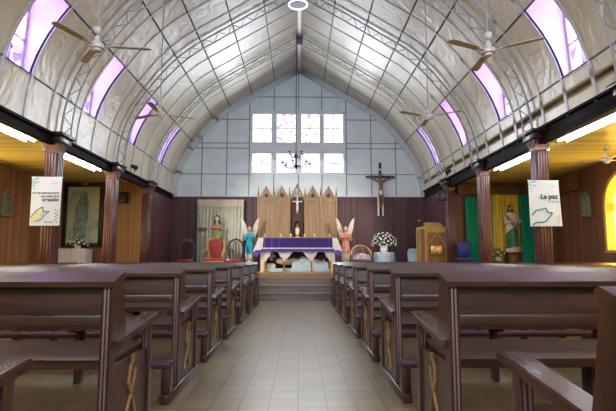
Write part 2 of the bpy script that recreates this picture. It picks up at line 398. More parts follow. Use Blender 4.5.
# vault
v = MB()
def vault_run(z0, z1, y0, y1):
    for sg in (1, -1):
        inn = piece(z0, z1); out = offset(inn, 0.05)
        b = MB(); b.strip([(p[0]*sg, p[1]) for p in inn], [(p[0]*sg, p[1]) for p in out], 'xz', y0, y1)
        me = bpy.data.meshes.new('t'); b.bm.to_mesh(me); b.bm.free(); v.bm.from_mesh(me); bpy.data.meshes.remove(me)
vault_run(2.87, DZ0, Y0, YB); vault_run(DZ1, 6.93, Y0, YB)
ys = [Y0]
for a, b in DORM: ys += [a, b]
ys.append(YB)
for i in range(0, len(ys), 2): vault_run(DZ0, DZ1, ys[i], ys[i+1])
ceil = struct(v.build('ceiling', M['vault'], ang=30))
# ribs across the vault, and lengthwise seams
ribs = [y for d in DORM for y in d]+[13.65,11.5,9.42,7.2,5.1,3.0,0.9,-1.2]
tn = 1
for y in ribs:
    b = MB()
    for sg in (1, -1):
        inn = piece(2.87, 6.93); ii = offset(inn, -0.014)
        b.strip([(p[0]*sg, p[1]) for p in ii], [(p[0]*sg, p[1]) for p in inn], 'xz', y-0.026, y+0.026)
    struct(b.build('trim_%d' % tn, M['rib'])); tn += 1
def seam(x, z, sg, w=0.022, d=0.018):
    global tn
    struct(MB().box(sg*x-w/2, sg*x+w/2, Y0, YB, z-d, z+0.004).build('trim_%d' % tn, M['seam'])); tn += 1
for (x, z) in [(px_at(DZ0), DZ0), (px_at(DZ1), DZ1), (2.62, pz_at(2.62)), (2.12, pz_at(2.12)), (1.45, pz_at(1.45)), (0.76, pz_at(0.76))]:
    for sg in (1, -1): seam(x, z, sg)
struct(MB().box(-0.045, 0.045, Y0, YB, 6.84, 6.93).build('trim_%d' % tn, M['white'])); tn += 1
# dormers
wn = 1
for (y0, y1) in DORM:
    for sg in (-1, 1):
        inn = piece(DZ0, DZ1); wo = [(3.87, DZ0), (3.76, 4.95)]
        b = MB()
        poly = [(sg*p[0], p[1]) for p in inn]+[(sg*3.90, 4.99), (sg*3.99, DZ0)]
        b.prism(poly, 'xz', y1, y1+0.03); b.prism(poly, 'xz', y0-0.03, y0)
        b.prism([(sg*inn[0][0], DZ0), (sg*3.99, DZ0), (sg*3.99, DZ0-0.04), (sg*inn[0][0], DZ0-0.04)], 'xz', y0-0.03, y1+0.03)
        b.prism([(sg*inn[-1][0], DZ1), (sg*3.90, 4.99), (sg*3.90, 5.04), (sg*inn[-1][0], DZ1+0.06)], 'xz', y0-0.03, y1+0.03)
        root = struct(b.build('window_%d' % wn, M['white'], smooth=False)); wn += 1
        b = MB()
        P = lambda t, dx=0: (sg*(3.91-0.08*t+dx), DZ0+t*(4.97-DZ0))
        def seg(t0, t1, ya, yb, dx=0.0, th=0.03):
            a, c = P(t0, dx), P(t1, dx)
            b.prism([(a[0], a[1]), (c[0], c[1]), (c[0]-sg*th, c[1]), (a[0]-sg*th, a[1])], 'xz', ya, yb)
        seg(0, 1, y0, y0+0.035); seg(0, 1, y1-0.05, y1); seg(0, 1, (y0+y1)/2-0.012, (y0+y1)/2+0.012); seg(0, 0.03, y0, y1); seg(0.97, 1, y0, y1)
        for t in (0.33, 0.64): seg(t, t+0.018, y0, y1)
        b.build('window_frame', M['rib'], root, False)
        b = MB(); a, c = P(0, 0.012), P(1, 0.012)
        b.prism([(a[0], a[1]), (c[0], c[1]), (c[0]+sg*0.008, c[1]), (a[0]+sg*0.008, a[1])], 'xz', y0, y1)
        b.build('window_pane', M['glass_dorm'], root, False)

# altar wall: boards below, painted panels above with the window openings
struct(MB().box(-XN-0.1, XN+0.1, YB, YB+0.12, 0, 2.87).build('wall_altar_boards', M['wallback']))
WX = [(-1.46,-0.82),(-0.72,-0.08),(0.03,0.66),(0.73,1.38)]
WZ = [(3.58,4.24),(4.52,5.48)]
b = MB()
def col(x0, x1, zz):
    xs = sorted(set([x0, x1]+[s*p[0] for s in (1,-1) for p in PROF if x0 < s*p[0] < x1]+([0.0] if x0 < 0 < x1 else [])))
    for (za, zb) in zz:
        if zb is None:
            top = [(x, pz_at(x)+0.03) for x in xs]
            b.prism([(x0, za)]+[(x1, za)]+top[::-1], 'xz', YB, YB+0.12)
        else: b.box(x0, x1, YB, YB+0.12, za, zb)
edges_x = [-3.82]+[e for w in WX for e in w]+[3.82]
for i in range(len(edges_x)-1):
    x0, x1 = edges_x[i], edges_x[i+1]
    if i % 2 == 0: col(x0, x1, [(2.87, None)])
    else: col(x0, x1, [(2.87, WZ[0][0]), (WZ[0][1], WZ[1][0]), (WZ[1][1], None)])
struct(b.build('wall_altar', M['backwall'], smooth=False))
b = MB()
for x in (-2.95,-2.2,-1.52,1.44,2.2,2.95):
    b.box(x-0.014, x+0.014, YB-0.012, YB, 2.9, pz_at(x)-0.02)
for x in (-0.77,-0.02,0.695): b.box(x-0.014, x+0.014, YB-0.012, YB, 5.5, pz_at(x)-0.02)
for x in (-0.77,-0.02,0.695): b.box(x-0.014, x+0.014, YB-0.012, YB, 2.9, 3.56)
for z in (3.56,4.36,4.52,5.26,5.98):
    w = px_at(z)-0.03
    if z < 5.5 : b.box(-w, -1.5, YB-0.012, YB, z-0.012, z+0.012); b.box(1.42, w, YB-0.012, YB, z-0.012, z+0.012)
    else: b.box(-w, w, YB-0.012, YB, z-0.012, z+0.012)
struct(b.build('trim_%d' % tn, M['backseam'], smooth=False)); tn += 1
b = MB()
for sg in (1, -1):
    inn = piece(2.87, 6.93); ii = offset(inn, -0.17)
    ii[-1] = (0.0, 6.93-0.2)
    b.strip([(p[0]*sg, p[1]) for p in ii], [(p[0]*sg, p[1]) for p in inn], 'xz', YB-0.05, YB)
struct(b.build('trim_%d' % tn, M['archtrim'])); tn += 1
for wz in WZ:
    for i, wx in enumerate(WX):
        fr = MB(); t = 0.025
        fr.box(wx[0], wx[0]+t, YB, YB+0.1, wz[0], wz[1]); fr.box(wx[1]-t, wx[1], YB, YB+0.1, wz[0], wz[1])
        fr.box(wx[0]+t, wx[1]-t, YB, YB+0.1, wz[0], wz[0]+t); fr.box(wx[0]+t, wx[1]-t, YB, YB+0.1, wz[1]-t, wz[1])
        mx, mz = (wx[0]+wx[1])/2, (wz[0]+wz[1])/2
        fr.box(wx[0]+t, wx[1]-t, YB+0.05, YB+0.07, mz-0.008, mz+0.008); fr.box(mx-0.006, mx+0.006, YB+0.05, YB+0.07, wz[0]+t, wz[1]-t)
        root = struct(fr.build('window_%d' % wn, M['winframe'], smooth=False)); wn += 1
        MB().box(wx[0]+t, wx[1]-t, YB+0.072, YB+0.08, wz[0]+t, wz[1]-t).build('window_pane', M['glass_back2' if (wz[0] > 4 and i in (1,2)) else 'glass_back'], root)
b = MB()
for (za, zb) in ((4.24,4.30),(5.48,5.54)): b.box(-1.5, 1.42, YB-0.05, YB, za, zb)
struct(b.build('trim_%d' % tn, M['white'], smooth=False)); tn += 1

# rear wall (behind the camera) with the open entrance
struct(MB().box(-XO-0.3, -1.2, Y0-0.12, Y0, 0, 7.1).box(1.2, XO+0.3, Y0-0.12, Y0, 0, 7.1).box(-1.2, 1.2, Y0-0.12, Y0, 2.6, 7.1).build('wall_rear', M['backwall'], smooth=False))
# nave beams and cornices
for sg, nm in ((-1, 'left'), (1, 'right')):
    dz = 0.0 if sg < 0 else 0.13
    x0, x1 = sorted((sg*3.80, sg*3.90))
    b = MB().box(x0, x1, Y0, YB, 2.765+dz*0.35, 2.93+dz)
    x0, x1 = sorted((sg*3.76, sg*3.84)); b.box(x0, x1, Y0, YB, 2.89+dz, 2.93+dz)
    struct(b.build('trim_%d' % tn, M['beam'], smooth=False)); tn += 1
    # wall beside the sanctuary
    x0, x1 = sorted((sg*3.80, sg*3.96)); struct(MB().box(x0, x1, YE, YB, 0, 2.80).build('wall_sanctuary_'+nm, M['wallside']))
    # aisle end wall
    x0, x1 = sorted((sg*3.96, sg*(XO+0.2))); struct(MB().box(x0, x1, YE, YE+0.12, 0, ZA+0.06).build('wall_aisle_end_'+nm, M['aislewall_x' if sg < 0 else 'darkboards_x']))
    # aisle ceiling
    x0, x1 = sorted((sg*3.88, sg*(XO+0.3))); struct(MB().box(x0, x1, Y0, YE+0.12, ZA+0.02, ZA+0.10).build('ceiling_aisle_'+nm, M['aisleceil']))
    # outer wall with arched windows
    wins = [(8.1,9.46),(5.6,7.0),(2.9,4.3),(0.2,1.6)]
    zs, zp, zt = 1.17, 2.05, 2.72
    b = MB(); xa, xb = sorted((sg*XO, sg*(XO+0.22)))
    ycur = YE+0.12
    for (w0, w1) in wins:
        b.box(xa, xb, w1, ycur, 0, ZA+0.06); b.box(xa, xb, w0, w1, 0, zs); ycur = w0
        n = 14; cy = (w0+w1)/2; hw = (w1-w0)/2
        arc = [(cy+hw*math.cos(PI*k/n), zp+(zt-zp)*math.sin(PI*k/n)) for k in range(n+1)]
        for k in range(n): b.prism([arc[k], arc[k+1], (arc[k+1][0], ZA+0.06), (arc[k][0], ZA+0.06)], 'yz', xa, xb)
    b.box(xa, xb, Y0, ycur, 0, ZA+0.06)
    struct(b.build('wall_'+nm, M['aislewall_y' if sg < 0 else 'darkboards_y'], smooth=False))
    for (w0, w1) in wins:
        n = 14; cy = (w0+w1)/2; hw = (w1-w0)/2
        A = lambda r, dz=0: [(cy+(hw-r)*math.cos(PI*k/n), zp+(zt-zp-r)*math.sin(PI*k/n)) for k in range(n+1)]
        outer = [(w1, zs)]+A(0)+[(w0, zs)]; inner = [(w1-0.07, zs)]+A(0.07)+[(w0+0.07, zs)]
        fr = MB().strip(inner, outer, 'yz', *sorted((sg*(XO-0.01), sg*(XO+0.20)))); fr.box(*sorted((sg*(XO-0.03), sg*(XO+0.20))), w0, w1, zs-0.05, zs)
        fr.box(*sorted((sg*(XO+0.13), sg*(XO+0.16))), cy-0.02, cy+0.02, zs, zt-0.07)
        root = struct(fr.build('window_%d' % wn, M['winwood'])); wn += 1
        fill = inner
        b = MB().prism([(w1-0.07, zs), (w1-0.07, 1.95), (w0+0.07, 1.95), (w0+0.07, zs)], 'yz', *sorted((sg*(XO+0.165), sg*(XO+0.175))))
        b.prism([(w1-0.07, 2.10)]+[p for p in A(0.07) if p[1] > 2.11]+[(w0+0.07, 2.10)], 'yz', *sorted((sg*(XO+0.165), sg*(XO+0.175))))
        b.build('window_pane', M['glass_yellow'], root)
        MB().box(*sorted((sg*(XO+0.165), sg*(XO+0.175))), w0+0.07, w1-0.07, 1.95, 2.10).build('orange_pane', M['glass_orange'], root)
# sanctuary platform: three steps in the nave, raised floor to the aisles
for k, (y, z0, z1) in enumerate([(11.8,0,0.18),(12.05,0.18,0.355),(12.3,0.355,PH)]):
    b = MB().box(-3.78, 3.78, y, YB, z0, z1-0.03).box(-3.78, 3.78, y-0.025, YB, z1-0.03, z1, 0.006)
    struct(b.build('floor_platform_step_%d' % (k+1), M['step']))
for sg, nm in ((-1, 'left'), (1, 'right')):
    struct(MB().box(*sorted((sg*4.0, sg*XO)), 11.3, YE, 0, PH).build('floor_platform_'+nm, M['step']))

# ------------------------------------------------------------------ pillars, trusses, lamps
def pillar():
    t = thing('wooden_pillar', '', 'pillar', group='fluted wooden pillars along the nave')
    b = MB().box(-0.092, 0.092, -0.092, 0.092, 0, 2.74, 0.006)
    for k in range(4):
        u = -0.069+0.046*k
        b.box(u-0.014, u+0.014, -0.105, 0.105, 0.28, 2.62, 0.005); b.box(-0.105, 0.105, u-0.014, u+0.014, 0.28, 2.62, 0.005)
    b.build('shaft', M['pillar'], t)
    MB().box(-0.13, 0.13, -0.13, 0.13, 0, 0.26, 0.015).build('base', M['pillar'], t)
    MB().lathe([(0.15,2.64),(0.155,2.70),(0.20,2.80),(0.21,2.84)], n=4).build('neck', M['pillar'], t).rotation_euler = (0, 0, PI/4)
    MB().box(-0.21, 0.21, -0.24, 0.24, 2.90, 2.95, 0.008).box(-0.17, 0.17, -0.19, 0.19, 2.80, 2.90, 0.01).build('capital', M['capital'], t)
    return t
PY = [12.12, 9.85, 7.5, 5.2, 2.9, 0.6, -1.7]
p0 = pillar(); first = True
names = ['nearest the altar', 'with nothing hanging on it', 'carrying a white banner', 'outside the picture, nearer the entrance']
for i, y in enumerate(PY[:4]):
    for sg in (-1, 1):
        o = p0 if first else copy_tree(p0); first = False
        o.location = (sg*3.85, y, 0.0 if sg < 0 else 0.09)
        side = 'left' if sg < 0 else 'right'
        o['label'] = ['dark fluted wooden pillar farthest back on the %s side, beside the sanctuary wall',
                      'dark fluted wooden pillar second from the altar on the %s side of the nave',
                      'dark fluted wooden pillar behind the white banner on the %s side',
                      'dark fluted wooden pillar on the %s side nearest the entrance'][i] % side
def truss(y, lab):
    t = thing('roof_truss', lab, 'truss', (0, y, 0), group='lattice trusses under the vault')
    top = offset(piece(2.93, 6.93), -0.045); top[-1] = (0, 6.86)
    low = offset(piece(2.93, 6.93), -0.20); low[-1] = (0, 6.66)
    # resample both chords
    def res(pts, n):
        L = [0]
        for a, c in zip(pts, pts[1:]): L.append(L[-1]+(Vector(c)-Vector(a)).length)
        out = []
        for k in range(n+1):
            d = L[-1]*k/n
            for i in range(len(pts)-1):
                if d <= L[i+1]+1e-9:
                    f = (d-L[i])/max(L[i+1]-L[i], 1e-9); out.append((pts[i][0]+(pts[i+1][0]-pts[i][0])*f, pts[i][1]+(pts[i+1][1]-pts[i][1])*f)); break
        return out
    n = 34; T = res(top, n); Lw = res(low, n)
    for sg in (1, -1):
        bt, bl, bw = MB(), MB(), MB()
        for P, bb, r in ((T, bt, 0.018), (Lw, bl, 0.013)):
            bb.loft([((sg*p[0], 0, p[1]), r) for p in P], 6)
        for k in range(0, n-1, 1):
            a, c = (T[k], Lw[k+1]) if k % 2 == 0 else (Lw[k], T[k+1])
            bw.cyl((sg*a[0], 0, a[1]), (sg*c[0], 0, c[1]), 0.007, n=6)
        bt.build('upper_chord', M['truss'], t); bl.build('lower_chord', M['truss'], t); bw.build('lattice', M['truss'], t)
    MB().box(-0.09, 0.09, -0.03, 0.03, 6.62, 6.9, 0.01).build('gusset_plate', M['seam'], t)
for y, lab in ((12.12, 'pale lattice truss arching across the vault nearest the altar'), (9.85, 'pale lattice truss second from the altar, above the nave'), (7.5, 'pale lattice truss rising from the bannered pillars'), (5.2, 'pale lattice truss nearest the viewer overhead')):
    truss(y, lab)
# fluorescent lamps along the beams
lamp0 = None
for sg in (-1, 1):
    for i, (ya, yb) in enumerate([(7.8,9.56),(5.34,7.14),(3.1,4.9),(0.8,2.6)]):
        if lamp0 is None:
            t = thing('fluorescent_lamp', '', 'lamp', group='fluorescent lamps under the nave beams')
            MB().box(-0.09, 0.09, -0.96, 0.96, 0.03, 0.14, 0.008).build('fixture', M['white'], t)
            for dx in (-0.065, 0.065): MB().cyl((dx, -0.94, 0.012), (dx, 0.94, 0.012), 0.014).build('tube', M['tube'], t)
            lamp0 = t
        else: t = copy_tree(lamp0)
        t.location = (sg*4.07, (ya+yb)/2, 2.765 if sg < 0 else 2.80)
        t['label'] = ['lit twin-tube fluorescent lamp between the two %s pillars behind the banner', 'lit twin-tube fluorescent lamp in front of the %s bannered pillar, nearest the viewer', 'lit twin-tube fluorescent lamp over the %s aisle before the nearest pillar', 'lit twin-tube fluorescent lamp over the %s aisle by the entrance'][i] % ('left' if sg < 0 else 'right')
# ceiling fans
def fan(label, loc, rod, rz, R0=0.56, cat='ceiling fan', group='ceiling fans'):
    t = thing('ceiling_fan', label, cat, loc, rz, group)
    MB().lathe([(0.02,-0.07),(0.04,-0.065),(0.045,-0.04),(0.07,-0.035),(0.075,0.0),(0.06,0.025),(0.03,0.04),(0.026,0.09),(0.01,0.11)], n=24).build('motor', M['fan'], t)
    MB().cyl((0,0,0.1), (0,0,rod), 0.007, n=8).build('rod', M['truss'], t)
    MB().lathe([(0.01,0.12),(0.035,0.14),(0.045,0.19),(0.012,0.21)], n=16).build('canopy', M['fan'], t)
    for k in range(3):
        a = 2*PI*k/3; b = MB()
        c, s = math.cos(a), math.sin(a)
        def pt(r, w, z): return (r*c-w*s, r*s+w*c, z)
        prof = [(0.15,0.035),(0.3,0.038),(R0*0.85,0.043),(R0*0.97,0.034),(R0,0.012)]
        poly = [pt(r, w, -0.01+w*0.12) for r, w in prof]+[pt(r, -w, -0.01-w*0.12) for r, w in prof[::-1]]
        b.quadbox(poly, (0, 0, 0.008)); b.build('blade', M['blade'], t)
        MB().bar(pt(0.07,0,-0.01), pt(0.19,0,-0.008), 0.03, 0.008).build('blade_arm', M['fan'], t)
fan('three-bladed ceiling fan at upper left, before the large left dormer', (-2.16,4.95,3.27), pz_at(2.16)-3.27, R(8))
fan('smaller-looking three-bladed ceiling fan on long rod, farther back at left', (-2.2,7.42,3.29), pz_at(2.2)-3.29, R(30))
fan('three-bladed ceiling fan at upper right, before the large right dormer', (2.05,4.95,3.25), pz_at(2.05)-3.25, R(85))
fan('smaller-looking three-bladed ceiling fan on long rod, farther back at right', (2.06,7.42,3.27), pz_at(2.06)-3.27, R(85))
fan('small fan hanging under the yellow board ceiling of the right aisle', (5.02,7.6,2.62), 0.25, R(20), 0.45)
# ring lamp under the ridge
t = thing('ring_lamp', 'round flat ring lamp hanging under the roof ridge', 'lamp', (-0.03, 9.85, 6.47))
b = MB()
for k in range(28): 
    a, c = 2*PI*k/28, 2*PI*(k+1)/28; b.cyl((0.2*math.cos(a),0.2*math.sin(a),0), (0.2*math.cos(c),0.2*math.sin(c),0), 0.014, n=8)
b.build('light_ring', M['ringlamp'], t)
MB().lathe([(0.16,0.0),(0.17,0.02),(0.05,0.05),(0.02,0.07),(0.012,0.15)], n=24).build('shade', M['iron'], t)
b = MB().cyl((0,0,0.12), (0,0,0.37), 0.012)
b.build('stem', M['white'], t)
# chandelier
t = thing('chandelier', 'dark iron candle chandelier on a long chain before the altar windows', 'chandelier', (-0.08, 12.12, 3.55))
MB().lathe([(0.005,-0.26),(0.03,-0.24),(0.05,-0.19),(0.025,-0.13),(0.02,0.02),(0.045,0.06),(0.05,0.1),(0.02,0.15),(0.015,0.26),(0.005,0.28)], n=16).build('stem', M['iron'], t)
b = MB()
for k in range(110): 
    z = 0.27+k*0.0275; d = 0.007 if k % 2 else 0
    b.box(-0.012+(0.006 if k % 2 else 0), 0.012-(0.006 if k % 2 else 0), -0.004-d, 0.004+d, z, z+0.034)
b.build('chain', M['iron'], t)
for tier, (n, rr, z, dz) in enumerate([(6, 0.36, -0.17, 0.0), (4, 0.22, 0.10, 0.0)]):
    for k in range(n):
        a = 2*PI*k/n+0.3+tier*0.4; c, s = math.cos(a), math.sin(a); b = MB()
        pts = [(0.02,z),(rr*0.35,z-0.06),(rr*0.7,z-0.05),(rr*0.95,z+0.0),(rr,z+0.05)]
        b.loft([((r*c, r*s, zz), 0.008) for r, zz in pts], 8)
        arm = b.build('arm', M['iron'], t)
        MB().lathe([(0.012,0.045),(0.036,0.055),(0.038,0.068),(0.014,0.072)], (rr*c, rr*s, z), 12).build('drip_pan', M['iron'], arm)
        MB().lathe([(0.011,0.072),(0.011,0.125),(0.006,0.14),(0.002,0.16)], (rr*c, rr*s, z), 8).build('candle', M['cream'], arm)

# ------------------------------------------------------------------ pews
PEWL = 2.66
def pew(L, side=1):
    # origin: floor at the aisle end's rear post; y towards the altar; x away from the aisle (times side)
    t = thing('church_pew', '', 'pew', group='dark wooden pews')
    for e, xe in enumerate((0.0, L-0.05)):
        b = MB(); xa, xb = sorted((side*xe, side*(xe+0.05)))
        b.prism([(0,0.06),(0.0,0.885),(0.13,0.925),(0.15,0.90),(0.185,0.72),(0.215,0.60),(0.20,0.56),(0.07,0.53),(0.07,0.06)], 'yz', xa, xb)
        for k in range(3):
            xx = xa+0.0125+0.0125*k; b.box(xx-0.003, xx+0.003, -0.002, 0.01, 0.07, 0.87)
        rp = b.build('rear_post', M['pew_end'], t)
        b = MB()
        for k in range(2):
            xx = xa+0.0165+0.017*k; b.box(xx-0.0045, xx+0.0045, -0.005, 0.005, 0.07, 0.87, 0.001)
        b.build('pale_beading', M['pew_pale'], rp)
        b = MB().box(*sorted((side*(xe+0.012), side*(xe+0.038))), 0.07, 0.62, 0.065, 0.47); b.build('end_panel', M['pew_end'], t)
        b = MB().box(xa, xb, 0.615, 0.675, 0.06, 0.635, 0.006)
        for k in range(3):
            xx = xa+0.0125+0.0125*k; b.box(xx-0.003, xx+0.003, 0.612, 0.62, 0.07, 0.60)
        rp = b.build('front_post', M['pew_end'], t)
        b = MB()
        for k in range(2):
            xx = xa+0.0165+0.017*k; b.box(xx-0.0045, xx+0.0045, 0.609, 0.62, 0.07, 0.60, 0.001)
        b.build('pale_beading', M['pew_pale'], rp)
        MB().box(*sorted((side*(xe-0.008), side*(xe+0.058))), -0.27, 0.72, 0.0, 0.065, 0.01).build('base_rail', M['pew_end'], t)
        aw = MB().prism([(0.03,0.60),(0.70,0.675),(0.73,0.67),(0.74,0.65),(0.72,0.638),(0.03,0.562)], 'yz', *sorted((side*(xe-0.026), side*(xe+0.066))))
        bmesh.ops.bevel(aw.bm, geom=aw.bm.edges[:], offset=0.005, segments=2, affect='EDGES')
        aw.build('armrest', M['pew_y'], t)
        # crossed light wood ornament let into the outer face of the end panel
        out = -1 if e == 0 else 1
        xf = side*(xe-0.002 if e == 0 else xe+0.052)
        xo = side*(xe+0.006 if e == 0 else xe+0.044)
        b = MB(); yc = 0.34
        for s in (-1, 1):
            path = [(yc-s*0.10, 0.13), (yc-s*0.055, 0.20), (yc+s*0.0, 0.275), (yc+s*0.045, 0.345), (yc+s*0.065, 0.40)] if s > 0 else [(yc+0.085, 0.13), (yc+0.05, 0.20), (yc, 0.275), (yc-0.04, 0.34), (yc-0.03, 0.40), (yc+0.0, 0.45)]
            for p, q in zip(path, path[1:]): b.bar((xo, p[0], p[1]), (xo, q[0], q[1]), 0.013, 0.013, (1,0,0))
        b.box(min(xo, xf), max(xo, xf), yc-0.02, yc+0.02, 0.44, 0.485)
        b.build('cross_ornament', M['pew_light'], t)
    x0, x1 = sorted((side*0.05, side*(L-0.05)))
    MB().prism([(0.015,0.70),(0.035,0.70),(0.06,0.87),(0.04,0.87)], 'yz', x0, x1).build('backrest', M['pew'], t)
    MB().box(x0, x1, 0.0, 0.07, 0.675, 0.73, 0.01).build('lower_rail', M['pew'], t)
    x0b, x1b = sorted((side*-0.012, side*(L+0.012)))
    tr = MB().prism([(-0.02,0.865),(-0.02,0.89),(0.13,0.935),(0.15,0.925),(0.14,0.905),(0.0,0.865)], 'yz', x0b, x1b)
    tr.build('top_rail', M['pew'], t)
    MB().prism([(0.15,0.445),(0.15,0.488),(0.68,0.50),(0.70,0.49),(0.70,0.465),(0.68,0.45)], 'yz', x0, x1).build('seat', M['pew'], t)
    n = 2 if L > 2 else 1
    for k in range(n):
        xx = side*L*(k+1)/(n+1); b = MB()
        b.box(xx-0.022, xx+0.022, 0.30, 0.40, 0, 0.46, 0.006).box(xx-0.03, xx+0.03, 0.2, 0.56, 0.42, 0.458)
        b.build('seat_support', M['pew_end'], t)
    MB().box(*sorted((side*0.05, side*(L-0.05))), 0.58, 0.605, 0.40, 0.46).build('apron', M['pew'], t)
    kn = MB().box(*sorted((side*-0.01, side*(L+0.01))), -0.265, -0.135, 0.235, 0.285, 0.018).build('kneeler_pad', M['pad'], t)
    for xx in (0.025, L-0.025):
        MB().box(side*xx-0.03, side*xx+0.03, -0.25, -0.15, 0.065, 0.237, 0.008).build('kneeler_support', M['pew_end'], t)
    return t
ROWS = [1.03, 2.38, 3.72, 5.08, 6.46, 7.84, 9.12, 10.36]
ORD = ['nearest the viewer, mostly outside the picture', 'first whole pew from the viewer', 'second whole pew from the viewer', 'third whole pew from the viewer', 'fourth whole pew from the viewer', 'third pew from the altar steps', 'second pew from the altar steps', 'front pew next to the altar steps']
for sg, xa, side in ((-1, -0.905, 'left'), (1, 0.735, 'right')):
    base = pew(PEWL, sg)
    for i, y in enumerate(ROWS):
        o = base if i == 0 else copy_tree(base)
        o.location = (xa, y-(0.10 if (i == 0 and sg < 0) else 0), 0)
        o['label'] = 'dark wooden pew %s of the aisle, %s' % (side, ORD[i]); o['group'] = 'pews %s of the centre aisle' % side
for sg, side in ((-1, 'left'), (1, 'right')):
    base = pew(1.75, sg)
    for i, y in enumerate((5.3, 7.9, 9.2)):
        o = base if i == 0 else copy_tree(base)
        o.location = (sg*4.25, y, 0)
        o['label'] = 'short dark pew in the %s side aisle, %s' % (side, ['nearest the viewer', 'behind the second pillar bay', 'nearest its end wall'][i]); o['group'] = 'short pews in the %s side aisle' % side
# ------------------------------------------------------------------ banners
def leafspray(b, pts, s=0.016, y=-0.004):
    for (x, z, a) in pts:
        c, n = math.cos(a), math.sin(a)
        poly = [(x+c*u*s-n*w*s, z+n*u*s+c*w*s) for u, w in ((0,0),(0.8,0.35),(1.8,0),(0.8,-0.35))]
        b.prism(poly, 'xz', y, y+0.002)
def ribbon(b, pts, w, y):
    for p, q in zip(pts, pts[1:]): b.bar((p[0], y, p[1]), (q[0], y, q[1]), w, 0.002, (0,1,0))
def banner(label, x, y, z0, w, h, left):
    t = thing('hanging_banner', label, 'banner', (x, y, z0), 0)
    def fn(u, v): 
        ripple = 0.012*math.sin(u*5.5+0.6)*(1-v*0.5)*(0 if left else 1)
        return ((u-0.5)*w+(0.03*(1-v) if not left else 0)*(u*0.9), -0.0+ripple*0.4, v*h)
    MB().sheet(fn, 16, 16, 0.003).build('cloth', M['banner'], t)
    MB().cyl((-w/2-0.01, 0.003, h), (w/2+0.01, 0.003, h), 0.007, n=8).build('hanging_rod', M['white'], t)
    Y = -0.012
    b = MB(); leafspray(b, [(-w*0.46+0.028*(k % 4), h*0.95-0.028*(k//4), 0.7*k) for k in range(10 if left else 8)]+[(-w*0.45, h*0.80, 1.2), (-w*0.43, h*0.75, 0.3)], 0.019, Y); b.build('leaf_print', M['tealink'], t)
    if left:
        text('lettering', 'No hay más hermosura', 0.042, M['ink'], t, (w*0.44, Y, h*0.655), 0.0008, 'RIGHT')
        text('lettering', 'que cuidar de la', 0.042, M['ink'], t, (w*0.44, Y, h*0.585), 0.0008, 'RIGHT')
        text('lettering', 'creación', 0.072, M['ink'], t, (w*0.44, Y, h*0.50), 0.0022, 'RIGHT')
        text('lettering', 'Paz y bien', 0.03, M['ink'], t, (w*0.02, Y, h*0.06), 0.0006, 'LEFT')
        b = MB(); b.prism([(-w*0.46,h*0.05),(-w*0.46,h*0.2),(-w*0.25,h*0.33),(-w*0.1,h*0.37),(-w*0.05,h*0.27),(-w*0.1,h*0.2),(-w*0.22,h*0.14),(-w*0.35,h*0.05)], 'xz', Y+0.003, Y+0.004); b.build('bird_print', M['palegreen'], t)
        b = MB(); ribbon(b, [(-w*0.47,h*0.16),(-w*0.3,h*0.30),(-w*0.08,h*0.385),(-w*0.04,h*0.28),(w*0.15,h*0.29),(w*0.0,h*0.22),(-w*0.1,h*0.12),(-w*0.3,h*0.08)], 0.010, Y)
        b.build('bird_outline', M['ink'], t)
        b = MB(); leafspray(b, [(w*0.38, h*(0.06+0.035*k), (2.4 if k % 2 else 0.7)) for k in range(8)], 0.02, Y); b.build('leaf_print', M['ink'], t)
    else:
        text('lettering', 'La paz', 0.105, M['ink'], t, (w*0.44, Y-0.004, h*0.60), 0.003, 'RIGHT')
        text('lettering', 'en tu casa', 0.04, M['greyink'], t, (w*0.47, Y-0.004, h*0.52), 0.001, 'RIGHT')
        b = MB(); ribbon(b, [(-w*0.44,h*0.24),(-w*0.30,h*0.34),(-w*0.1,h*0.37),(w*0.04,h*0.39),(w*0.08,h*0.30),(w*0.24,h*0.29),(w*0.14,h*0.20),(w*0.0,h*0.10),(-w*0.14,h*0.085),(-w*0.3,h*0.08),(-w*0.44,h*0.0+0.02)], 0.020, Y-0.004)
        b.build('bird_outline', M['tealink'], t)
        b = MB(); leafspray(b, [(w*0.42, h*(0.04+0.04*k), (2.4 if k % 2 else 0.7)) for k in range(5)], 0.018, Y-0.004); b.build('leaf_print', M['tealink'], t)
    text('logo_lettering', '∴ Diócesis', 0.028, M['greyink'], t, (w*0.14, Y-0.003, h*0.86))
banner('white printed banner with bold creación lettering and a bird, on left pillar', -3.84, 7.30, 1.50, 0.45, 0.74, True)
banner('white printed banner reading La paz with a teal dove, on right pillar', 3.79, 7.30, 1.50, 0.47, 0.71, False)

